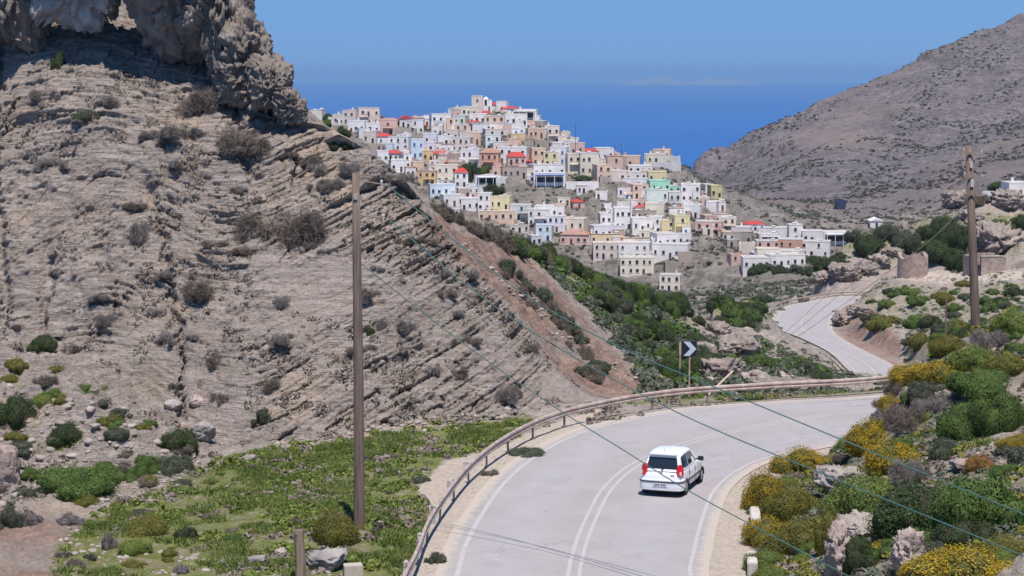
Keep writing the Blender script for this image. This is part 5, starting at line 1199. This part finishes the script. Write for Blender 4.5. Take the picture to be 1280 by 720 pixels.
herbs('mountain_scrub', 'dark scrub dotted over the bare mountain', 60000, (860, 1650), (840, 1400), 0, 'scrub', (.5, 2.2), 39, lambda i, j, r: (nz_(i, j, 30, 381) + .5 * nz_(i, j, 7, 382) > .05), 18, .2)

# ------------------------------------------------------------------ guardrails
railm = mat('rusty_rail', (.50, .42, .375), rough=.6, var=.35, nscale=2.5, metal=.15, col2=(.36, .26, .215)); postm = mat('rail_post', (.27, .23, .21), rough=.8, var=.4, nscale=4)
wprof = [(0, -.155), (.07, -.12), (.08, -.06), (.02, -.02), (.02, .02), (.08, .06), (.07, .12), (0, .155), (-.006, .15), (.062, .115), (.07, .06), (.01, .025), (.01, -.025), (.07, -.06), (.062, -.115), (-.006, -.15)]
def guardrail(P, label, sp_, h, wscale=1, i0=0, name='guardrail'):
    P = np.array(P); d = np.r_[0, np.cumsum(np.linalg.norm(np.diff(P, axis=0), axis=1))]
    t = empty(name, P[0], label, 'guardrail'); o0 = Vector(P[0])
    m = MB(); m.sweep([Vector(p) - o0 + Vector((0, 0, h - .16)) for p in P], [(a * wscale + .03, b_) for a, b_ in wprof]); m.build('rail_beam', railm, t, smooth=False)
    n = int(d[-1] / sp_); pm = MB(); pm.box((0, 0, h / 2 - .35), (.028, .05, h / 2 + .3)); pm.box((.05, 0, h - .17), (.035, .06, .13)); pme = pm.mesh('post', postm)
    for k in range(n + 1):
        s = k * sp_ + .6
        if s > d[-1]: break
        q = np.array([np.interp(s, d, P[:, a]) for a in range(3)]); q2 = np.array([np.interp(min(s + .3, d[-1]), d, P[:, a]) for a in range(3)]); tt = q2 - q
        o = link('post', pme, t, Vector(q) - o0 + Vector((-.03, 0, 0))); o.rotation_euler = (random.uniform(-.05, .05), random.uniform(-.05, .05), math.atan2(tt[1], tt[0]) - math.pi / 2)
Pg = offset2(outerC, -1.15); Pg = Pg[(Pg[:, 1] > 50)]; k = np.argmax(Pg[:, 0] > 27); Pg = Pg[:k]
guardrail(Pg, 'rust stained guardrail curving around the outside of the near bend', 3.1, .80)
P2 = offset2(outer2C, -1.5); guardrail(P2[P2[:, 0] < 100], 'pale guardrail around the far road curve', 4.0, .95, 2)
# old concrete marker posts outside the rail
conc = mat('concrete', (.52, .49, .47), rough=.9, var=.3, nscale=3, bump=.4)
for k, (u, v, lb) in enumerate([(581, 596, 'farthest grey marker post outside the guardrail'), (561, 621, 'second grey marker post from the far end'), (541, 654, 'middle grey marker post outside the guardrail'), (525, 690, 'grey marker post next to nearest outside the guardrail'), (508, 726, 'nearest grey marker post outside the guardrail')]):
    p = Vector(gp(u, v)); m = MB(); m.box((0, 0, .2), (.09, .07, .42), taper=.8); m.tube([(0, 0, .6), (0, 0, .66)], [.075, .03], 8)
    o = m.build('marker_post', conc, loc=(p.x, p.y, gz(p.x, p.y))); tag(o, lb, 'marker post', 'marker posts outside the guardrail')
for (u, v, lb, h_) in [(944, 655, 'upper white painted kerb block beside the golden bushes', (.16, .95, .28)), (940, 712, 'lower white painted kerb block beside the lime cushion', (.15, .8, .28))]:
    p = Vector(gp(u, v)); m = MB(); m.box((0, 0, .12), h_, rz=-.1); o = m.build('kerb_block', mat('white_kerb', (.60, .55, .49), var=.2, nscale=3, bump=.3), loc=(p.x, p.y, 0), bevel=.03); tag(o, lb, 'kerb block')
p, i, j = hit(441, 722); m = MB(); m.box((0, 0, .1), (.28, .2, .3), rz=.2); o = m.build('stone_block', mat('cut_stone', (.50, .44, .37), var=.15), loc=p, bevel=.02); tag(o, 'cut pale stone block at the bottom edge below the tall pole', 'stone block')

# ------------------------------------------------------------------ utility poles
def woodmat(name, col, col2):
    m = bpy.data.materials.new(name); m.use_nodes = True; N = m.node_tree.nodes; K = m.node_tree.links; p = N['Principled BSDF']; p.inputs['Roughness'].default_value = .9
    g = N.new('ShaderNodeNewGeometry'); mp = N.new('ShaderNodeMapping'); mp.inputs['Scale'].default_value = (14, 14, .7); K.new(g.outputs['Position'], mp.inputs[0]); n = N.new('ShaderNodeTexNoise'); n.inputs['Scale'].default_value = 1; n.inputs['Detail'].default_value = 6; K.new(mp.outputs[0], n.inputs['Vector'])
    r = N.new('ShaderNodeMapRange'); r.inputs[1].default_value = .35; r.inputs[2].default_value = .65; K.new(n.outputs[0], r.inputs[0]); x = N.new('ShaderNodeMixRGB'); x.inputs[1].default_value = (*col, 1); x.inputs[2].default_value = (*col2, 1); K.new(r.outputs[0], x.inputs[0]); K.new(x.outputs[0], p.inputs['Base Color'])
    b = N.new('ShaderNodeBump'); b.inputs['Strength'].default_value = .5; b.inputs['Distance'].default_value = .03; K.new(n.outputs[0], b.inputs['Height']); K.new(b.outputs[0], p.inputs['Normal']); return m
wood = woodmat('pole_wood', (.12, .08, .06), (.23, .165, .13)); wood2 = woodmat('stump_wood', (.17, .12, .08), (.32, .25, .19))
iron = mat('rusty_iron', (.34, .22, .16), rough=.7, var=.3, nscale=5); porc = mat('insulator_glass', (.55, .50, .47), rough=.3, var=.1)
D_ = 64.0; b0 = Vector(wp(449, 668, D_)); tp = Vector(wp(449, 216, D_)); H1 = tp.z - b0.z
b0.z = gz(b0.x, b0.y)
pl = empty('utility_pole', b0, 'tall weathered wooden utility pole in the grass in front of the cliff', 'utility pole')
H1 = tp.z - b0.z
m = MB(); m.tube([(0, 0, -.5), (0, 0, .0), (.02, 0, H1 * .4), (.0, 0, H1 * .75), (-.02, 0, H1)], [.185, .18, .165, .14, .115], 16); m.build('pole_shaft', wood, pl, smooth=True)
for zz, ln in ((H1 - .25, .8), (H1 - 1.35, .85)):
    m = MB(); m.tube([(.1, 0, zz), (ln, .1, zz - .12)], .022, 6); br = m.build('bracket', iron, pl); m = MB(); m.tube([(ln, .1, zz - .14), (ln, .1, zz - .02), (ln, .1, zz + .02)], [.035, .05, .02], 8); m.build('insulator', porc, br)
m = MB(); m.box((-.02, -.145, H1 - .75), (.055, .012, .10)); m.build('number_plate', mat('plate_tin', (.45, .40, .38)), pl)
D2 = 81.5; b2 = Vector(wp(1221, 412, D2)); t2 = Vector(wp(1211, 183, D2)); gz2 = gz(b2.x, b2.y); 
pb = empty('utility_pole', (b2.x, b2.y, gz2 - .2), 'leaning wooden utility pole with crossarms on the right crest', 'utility pole')
base2 = Vector((b2.x, b2.y, gz2 - .2)); top2 = t2 - base2
m = MB(); m.tube([Vector((0, 0, -.8)), Vector((0, 0, 0)), top2 * .5, top2], [.2, .195, .17, .14], 16); m.build('pole_shaft', wood, pb, smooth=True)
def at2(v): 
    f = (412 - v) / (412 - 183.); return (b2 + (t2 - b2) * f) - base2
for v, l0, l1, nm in ((191, -.26, .46, 'crossarm'), (221, -.28, .44, 'crossarm'), (243, -.30, .45, 'crossarm')):
    c = at2(v); m = MB(); m.box(c + Vector(((l0 + l1) / 2, -.19, 0)), ((l1 - l0) / 2, .02, .022), ry=.12); ca = m.build(nm, iron, pb)
    for e in (l0, l1):
        m = MB(); q = c + Vector((e, -.19, -.12 * e + .03)); m.tube([q, q + Vector((0, 0, .1)), q + Vector((0, 0, .16))], [.025, .035, .012], 8); m.build('insulator', porc, ca)
m = MB(); m.box(at2(205) + Vector((.03, -.19, 0)), (.05, .01, .14)); m.build('number_plate', porc, pb)
m = MB(); m.box(at2(228) + Vector((.03, -.19, 0)), (.07, .01, .16)); m.build('number_plate', porc, pb)
# wires
wg = mat('green_wire', (.07, .15, .135), rough=.5, var=.1); wy = mat('pale_wire', (.42, .38, .28), rough=.6, var=.1)
def wire(pts, r_, m_, label, group):
    P = catmull([wp(*p) for p in pts], 10); m = MB(); m.tube(P, r_, 6); o = m.build('power_line', m_); tag(o, label, 'power line', group)
wire([(485, 232, 64), (640, 357, 61), (764, 429, 58), (884, 480, 55), (1080, 561, 51), (1280, 643, 47), (1500, 735, 43)], .017, wg, 'uppermost green cable crossing the bend from the tall pole', 'cables across the bend')
wire([(487, 275, 64), (590, 362, 62), (697, 434, 60), (854, 519, 56.5), (1060, 605, 52), (1280, 695, 47.5), (1480, 780, 44)], .017, wg, 'middle green cable crossing the bend from the tall pole', 'cables across the bend')
wire([(452, 330, 64), (580, 430, 62), (700, 513, 60), (780, 563, 58), (860, 613, 56), (960, 667, 54), (1060, 720, 52), (1250, 820, 48)], .016, wg, 'lowest dark cable passing over the white car', 'cables across the bend')
wire([(1212, 252, D2), (1157, 305, 100), (1094, 352, 124), (1020, 405, 138), (936, 462, 155), (860, 512, 170)], .017, wy, 'lowest pale line running down left from the leaning pole', 'lines from the leaning pole')
wire([(1207, 222, D2), (1171, 263, 93), (1111, 315, 120), (1040, 376, 134), (971, 432, 150), (870, 506, 168)], .015, wy, 'middle pale line running down left from the leaning pole', 'lines from the leaning pole')
wire([(1203, 192, D2), (1101, 303, 108), (1067, 336, 130), (990, 408, 146), (880, 502, 166)], .013, wy, 'uppermost pale line running down left from the leaning pole', 'lines from the leaning pole')
# wooden stump, leaning timber, thin post
p, i, j = hit(375, 728); t = None
m = MB(); m.tube([(0, 0, -.5), (.02, 0, .5), (-.02, 0, 1.25), (-.05, .02, 1.55)], [.17, .16, .15, .17], 12)
for a in range(7): th = a * .9; m.tube([(-.05 + .12 * math.cos(th), .12 * math.sin(th), 1.45), (-.05 + .15 * math.cos(th), .14 * math.sin(th), 1.62 + .1 * math.sin(a * 5))], [.05, .015], 5)
o = m.build('tree_stump', wood2, loc=p, smooth=False); tag(o, 'splintered wooden stump post at the bottom left of the tall pole', 'stump')
a = Vector(wp(893, 486, 96)); b = Vector(wp(916, 464, 97)); m = MB(); d_ = (b - a); m.tube([a - d_ * .6, b], .05, 6); o = m.build('leaning_timber', mat('pale_timber', (.62, .50, .38), var=.2, nscale=4)); tag(o, 'pale timber leaning behind the guardrail right of the arrow sign', 'timber')
p, i, j = hit(1182, 437, 250); H_ = 68 * p.y / F; m = MB(); m.tube([(0, 0, -.5), (0, 0, H_)], [.16, .12], 8); o = m.build('wooden_post', wood, loc=p); tag(o, 'thin dark wooden post on the slope left of the leaning pole', 'post')
# ------------------------------------------------------------------ arrow sign
D3 = 93.6; c = Vector(wp(861.5, 436, D3)); gb = gz(c.x, c.y)
t = empty('arrow_sign', (c.x, c.y, gb), 'square dark arrow sign with pale chevron pointing right behind the guardrail', 'road sign', rz=-.08)
m = MB(); m.tube([(.02, .05, -.4), (.02, .05, c.z - gb + .3)], .035, 8); m.build('post', mat('sign_post', (.60, .42, .34), rough=.6, var=.2, nscale=4), t)
hh = .36; zc = c.z - gb
m = MB(); m.box((0, 0, zc), (hh, .012, hh)); m.build('panel', mat('sign_navy', (.018, .02, .04), rough=.5, var=.1), t)
V = [(-.27, hh - .02), (.02, hh - .02), (.34, 0), (.02, -hh + .02), (-.27, -hh + .02), (.05, 0)]
m = MB(); m.add([(x_, -.022, zc + z_) for x_, z_ in V] + [(x_, -.015, zc + z_) for x_, z_ in V], [(0, 1, 2, 5), (5, 2, 3, 4), (6, 11, 8, 7), (11, 10, 9, 8)] + [(k, (k + 1) % 6, (k + 1) % 6 + 6, k + 6) for k in range(6)]); m.build('chevron', mat('sign_white', (.55, .62, .72), rough=.4, var=.05), t)
# a second, older sign seen from its back edge beside it
m = MB(); q = Vector(wp(850, 450, 94.2)); m.tube([(0, 0, gz(q.x, q.y) - q.z - .3), (0, 0, .9)], .03, 6); m.box((0, 0, .55), (.05, .02, .3)); o = m.build('marker_stake', mat('stake', (.50, .40, .28), var=.2), loc=q); tag(o, 'thin tan stake just left of the arrow sign', 'stake')

# ------------------------------------------------------------------ the car
def car():
    g0 = Vector(gp(826, 621)); 
    paint = mat('white_car_paint', (.78, .79, .82), rough=.28, var=0, spec=.5); glass = mat('car_glass', (.02, .025, .035), rough=.06, var=0, spec=.8)
    blk = mat('black_plastic', (.025, .025, .028), rough=.6, var=0); redm = mat('tail_light_red', (.55, .015, .025), rough=.25, var=0, spec=.6); rimm = mat('wheel_rim', (.45, .45, .47), rough=.35, metal=.7, var=0); tyr = mat('tyre_rubber', (.02, .02, .021), rough=.9, var=0); gry = mat('bumper_strip', (.07, .07, .08), rough=.5, var=0)
    t = empty('parked_car' if False else 'car', (g0.x, g0.y, .004), 'white five-door hatchback driving away through the near bend', 'car', rz=-math.radians(19))
    # y = 0 rear bumper, +y forward ; x right
    st = [(.00, .60, .33, .72), (.05, .70, .27, .80), (.16, .755, .24, .90), (.45, .79, .22, .955), (.9, .797, .20, .96), (1.8, .80, .19, .955), (2.5, .797, .20, .945), (2.85, .79, .22, .93), (3.2, .76, .24, .80), (3.42, .70, .26, .68), (3.52, .60, .30, .60)]
    V = []; ns = 12
    for y_, w_, zb, zt in st:
        mid = (zb + zt) / 2
        ring = [(0, zb), (w_ * .82, zb), (w_ * .96, zb + .07), (w_, zb + .22), (w_ * 1.0, mid), (w_ * .985, zt - .16), (w_ * .95, zt - .05), (w_ * .86, zt), (w_ * .4, zt + .02), (0, zt + .025)]
        full = ring + [(-a, b_) for a, b_ in ring[-2:0:-1]]
        ns = len(full); V += [(a, y_, b_) for a, b_ in full]
    Fs = [(i * ns + k, i * ns + (k + 1) % ns, (i + 1) * ns + (k + 1) % ns, (i + 1) * ns + k) for i in range(len(st) - 1) for k in range(ns)] + [tuple(range(ns)), tuple((len(st) - 1) * ns + k for k in range(ns))]
    m = MB(); m.add(V, Fs); body = m.build('body', paint, t, smooth=True)
    sm = body.modifiers.new('s', 'SUBSURF'); sm.levels = 1; sm.render_levels = 2
    # cabin: lower ring at the belt, upper ring at the roof
    lo = [(.10, .70), (.45, .74), (1.0, .755), (2.0, .745), (2.78, .66)]      # (y, half width)
    hi = [(.36, .555), (.60, .585), (1.0, .60), (1.75, .585), (2.02, .545)]
    zl = [.90, .93, .94, .93, .90]; zh = [1.44, 1.485, 1.515, 1.50, 1.455]
    V = []
    for (y0, w0), (y1, w1), a, b_ in zip(lo, hi, zl, zh):
        V += [(-w0, y0, a), (-w1, y1, b_ - .035), (-w1 * .82, y1, b_), (0, y1, b_ + .022), (w1 * .82, y1, b_), (w1, y1, b_ - .035), (w0, y0, a)]
    Fs = [(i * 7 + k, i * 7 + k + 1, (i + 1) * 7 + k + 1, (i + 1) * 7 + k) for i in range(4) for k in range(6)] + [tuple(range(7)), tuple(28 + k for k in range(7))]
    m = MB(); m.add(V, Fs); cab = m.build('cabin', paint, t, smooth=False, bevel=0)
    bv = cab.modifiers.new('b', 'BEVEL'); bv.width = .035; bv.segments = 3; bv.limit_method = 'ANGLE'; bv.angle_limit = .35
    for p_ in cab.data.polygons: p_.use_smooth = True
    def pane(name, pts, m_, off, parent=t, th=.012):
        P_ = [Vector(p) for p in pts]; n = (P_[1] - P_[0]).cross(P_[2] - P_[0]).normalized(); 
        if n.dot(Vector(off)) < 0: n = -n
        m = MB(); k = len(P_); m.add([p + n * th for p in P_] + [p - n * .02 for p in P_], [tuple(range(k)), tuple(range(2 * k - 1, k - 1, -1))] + [(a, (a + 1) % k, (a + 1) % k + k, a + k) for a in range(k)]); return m.build(name, m_, parent, bevel=.004)
    def lerp(a, b, t_): return tuple(a[i] * (1 - t_) + b[i] * t_ for i in range(3))
    # rear window on the tailgate plane
    bl, tl = (-.70, .10, .90), (-.555, .36, 1.405); br_, tr_ = (.70, .10, .90), (.555, .36, 1.405)
    a = lerp(bl, tl, .16); b_ = lerp(bl, tl, .90); c_ = lerp(br_, tr_, .90); d_ = lerp(br_, tr_, .16)
    rw = pane('rear_window', [(a[0] + .10, a[1], a[2]), (b_[0] + .07, b_[1], b_[2]), (c_[0] - .07, c_[1], c_[2]), (d_[0] - .10, d_[1], d_[2])], glass, (0, -1, .3))
    m = MB(); m.box((0, .36, 1.475), (.5, .12, .02)); m.build('roof_spoiler', paint, t, bevel=.012)
    m = MB(); m.tube([(.02, .12, .985), (.10, .135, 1.05)], .018, 6); m.tube([(0, .10, .975), (.04, .10, .985)], .035, 8); m.build('wiper', blk, t)
    # side glazing
    for s in (-1, 1):
        def sd(ya, yb, za, zb, wl, wh): return None
        def P3(y_, f):   # point on the side plane: f 0 belt .. 1 roof
            yy0 = [q[0] for q in lo]; ww0 = [q[1] for q in lo]; yy1 = [q[0] for q in hi]; ww1 = [q[1] for q in hi]
            tq = y_                                  # parametric 0..4 station
            i = min(int(tq), 3); r_ = tq - i
            A_ = Vector((lo[i][1] * (1 - r_) + lo[i + 1][1] * r_, lo[i][0] * (1 - r_) + lo[i + 1][0] * r_, zl[i] * (1 - r_) + zl[i + 1] * r_)); B_2 = Vector((hi[i][1] * (1 - r_) + hi[i + 1][1] * r_, hi[i][0] * (1 - r_) + hi[i + 1][0] * r_, zh[i] * (1 - r_) + zh[i + 1] * r_ - .035))
            q = A_.lerp(B_2, f); return (q.x * s, q.y, q.z)
        pane('side_window', [P3(.55, .2), P3(.6, .86), P3(1.0, .9), P3(1.0, .14)], glass, (s, 0, .2))
        pane('side_window', [P3(1.06, .14), P3(1.06, .9), P3(2.0, .9), P3(2.0, .12)], glass, (s, 0, .2), th=.016)
        pane('side_window', [P3(2.1, .12), P3(2.1, .9), P3(2.95, .88), P3(3.3, .35), P3(3.45, .12)], glass, (s, 0, .2), th=.016)
        # mirror
        m = MB(); m.tube([(s * .70, 2.28, .99), (s * .84, 2.25, 1.02)], .03, 6); m.box((s * .90, 2.25, 1.04), (.10, .06, .075)); m.build('mirror', blk, t, bevel=.02)
        # tail light, tall, wrapping the corner
        m = MB(); pts = [(.60, .005, .76), (.735, .03, .76), (.79, .20, .80), (.76, .26, 1.08), (.70, .14, 1.16), (.60, .09, 1.12), (.575, .03, .92)]
        o_ = [(x_ * s, y_ - .0, z_) for x_, y_, z_ in pts]; i_ = [(x_ * .85 * s, y_ + .14, z_) for x_, y_, z_ in pts]; m.add(o_ + i_, [tuple(range(7)), tuple(range(13, 6, -1))] + [(q, (q + 1) % 7, (q + 1) % 7 + 7, q + 7) for q in range(7)]); tl_ = m.build('tail_light', redm, t, bevel=.012)
        m = MB(); m.box((s * .715, .02, .86), (.03, .022, .06)); m.build('indicator_lens', mat('clear_lens', (.75, .70, .70), rough=.2, var=0), tl_)
        # side moulding and door seams, handles
        m = MB(); m.box((s * .80, 1.6, .50), (.014, .95, .035)); m.build('side_moulding', gry, t, bevel=.006)
        for y_ in (.98, 1.83, 2.72): m = MB(); m.box((s * .797, y_, .62), (.006, .006, .30)); m.build('door_seam', blk, t)
        for y_ in (1.12, 1.97): m = MB(); m.box((s * .803, y_, .80), (.014, .09, .018)); m.build('door_handle', paint, t, bevel=.006)
        m = MB(); m.box((s * .50, 3.5, .58), (.14, .05, .08)); m.build('headlight', mat('clear_lens2', (.6, .6, .62), rough=.1, var=0), t, bevel=.02)
        for y_ in (.62, 2.92):
            w_ = empty('wheel', (0, 0, 0), None, None); w_.parent = t; w_.location = (s * .70, y_, .28)
            m = MB(); V = []; n = 28; pr = [(-.09, .17), (-.09, .26), (-.06, .285), (.06, .285), (.09, .26), (.09, .17)]
            for x_, r_ in pr:
                for q in range(n): V.append((x_ * s, r_ * math.cos(q * 2 * math.pi / n), r_ * math.sin(q * 2 * math.pi / n)))
            m.add(V, [(a_ * n + q, a_ * n + (q + 1) % n, (a_ + 1) * n + (q + 1) % n, (a_ + 1) * n + q) for a_ in range(5) for q in range(n)]); m.build('tyre', tyr, w_, smooth=True)
            m = MB(); m.tube([(s * -.02, 0, 0), (s * .06, 0, 0)], .175, 20)
            for q in range(6): th = q * math.pi / 3; m.box((s * .075, .10 * math.cos(th), .10 * math.sin(th)), (.02, .075, .022), rx=th)
            m.tube([(s * .06, 0, 0), (s * .10, 0, 0)], .04, 10); m.build('rim', rimm, w_)
            m = MB(); n = 24; V = []                       # dark wheel arch lip
            for q in range(n + 1):
                th = math.pi * q / n; 
                for rr_, xx in ((.29, .802), (.33, .806)): V.append((s * xx, y_ + rr_ * math.cos(th), .27 + rr_ * math.sin(th)))
            m.add(V + [(x_ - s * .03, y2, z2) for x_, y2, z2 in V], [(2 * q, 2 * q + 1, 2 * q + 3, 2 * q + 2) for q in range(n)] + [(2 * q + 2 * n + 2, 2 * q + 2 * n + 3, 2 * q + 2 * n + 5, 2 * q + 2 * n + 4) for q in range(n)] + [(2 * q + 1, 2 * q + 3, 2 * q + 2 * n + 5, 2 * q + 2 * n + 3) for q in range(n)]); m.build('wheel_arch', blk, t)
    # rear bumper, strip, number plate, badge
    m = MB(); P_ = [(-.76, .42, 0), (-.77, .2, 0), (-.72, .02, 0), (-.55, -.06, 0), (0, -.085, 0), (.55, -.06, 0), (.72, .02, 0), (.77, .2, 0), (.76, .42, 0)]
    P_ = [tuple(q) for q in catmull(P_, 4)]
    m.sweep([(a_, b2_, .42) for a_, b2_, _ in P_], [(.03, -.17), (.04, -.05), (.04, .10), (.02, .20), (-.16, .20), (-.16, -.17)]); m.build('rear_bumper', paint, t, smooth=False)
    m = MB(); m.sweep([(a_, b2_ , .555) for a_, b2_, _ in P_[3:-3]], [(.035, -.03), (.055, -.02), (.055, .02), (.035, .03)]); m.build('bumper_strip', gry, t)
    m = MB(); m.box((0, -.135, .455), (.26, .008, .056)); np_ = m.build('number_plate', mat('plate_white', (.62, .62, .62), rough=.4, var=0), t)
    m = MB()
    for q in range(7): m.box((-.17 + q * .058, -.146, .455), (.016 if q != 3 else .008, .003, .030 if q != 3 else .006))
    m.build('plate_characters', blk, np_)
    m = MB(); m.tube([(.0, .045, .875), (.0, .020, .87)], .045, 14); m.build('badge', rimm, t)
    m = MB(); m.box((.42, .012, .80), (.07, .01, .012)); m.build('badge', rimm, t)
    m = MB(); m.box((0, .3, .25), (.62, .35, .06)); m.box((0, 1.8, .2), (.66, 1.5, .03)); m.build('underbody', blk, t)
    pane('windscreen', [(-.58, 2.66, .98), (-.50, 2.12, 1.38), (.50, 2.12, 1.38), (.58, 2.66, .98)], glass, (0, 1, .5), th=.03)
    m = MB(); m.tube([(0, .52, 1.52), (0, .40, 1.70)], .006, 5); m.build('antenna', blk, t)
car()
# ------------------------------------------------------------------ sea air
def haze():
    m = bpy.data.materials.new('haze'); m.use_nodes = True; N = m.node_tree.nodes; K = m.node_tree.links; N.clear()
    v = N.new('ShaderNodeVolumePrincipled'); v.inputs['Color'].default_value = (.36, .63, 1.0, 1); v.inputs['Density'].default_value = HAZE; v.inputs['Anisotropy'].default_value = .0
    o = N.new('ShaderNodeOutputMaterial'); K.new(v.outputs[0], o.inputs['Volume'])
    b = MB(); zt = float(PZ.max()) + 6; zb = -372; b.box((0, 38500, (zt + zb) / 2), (72000, 41500, (zt - zb) / 2)); print('haze top', zt); ob = b.build('haze', m); tag(ob, 'thin sea haze between the coast and the horizon', 'haze', kind='stuff')
HAZE = 3.0e-5
haze()
print('objects', len(bpy.data.objects))
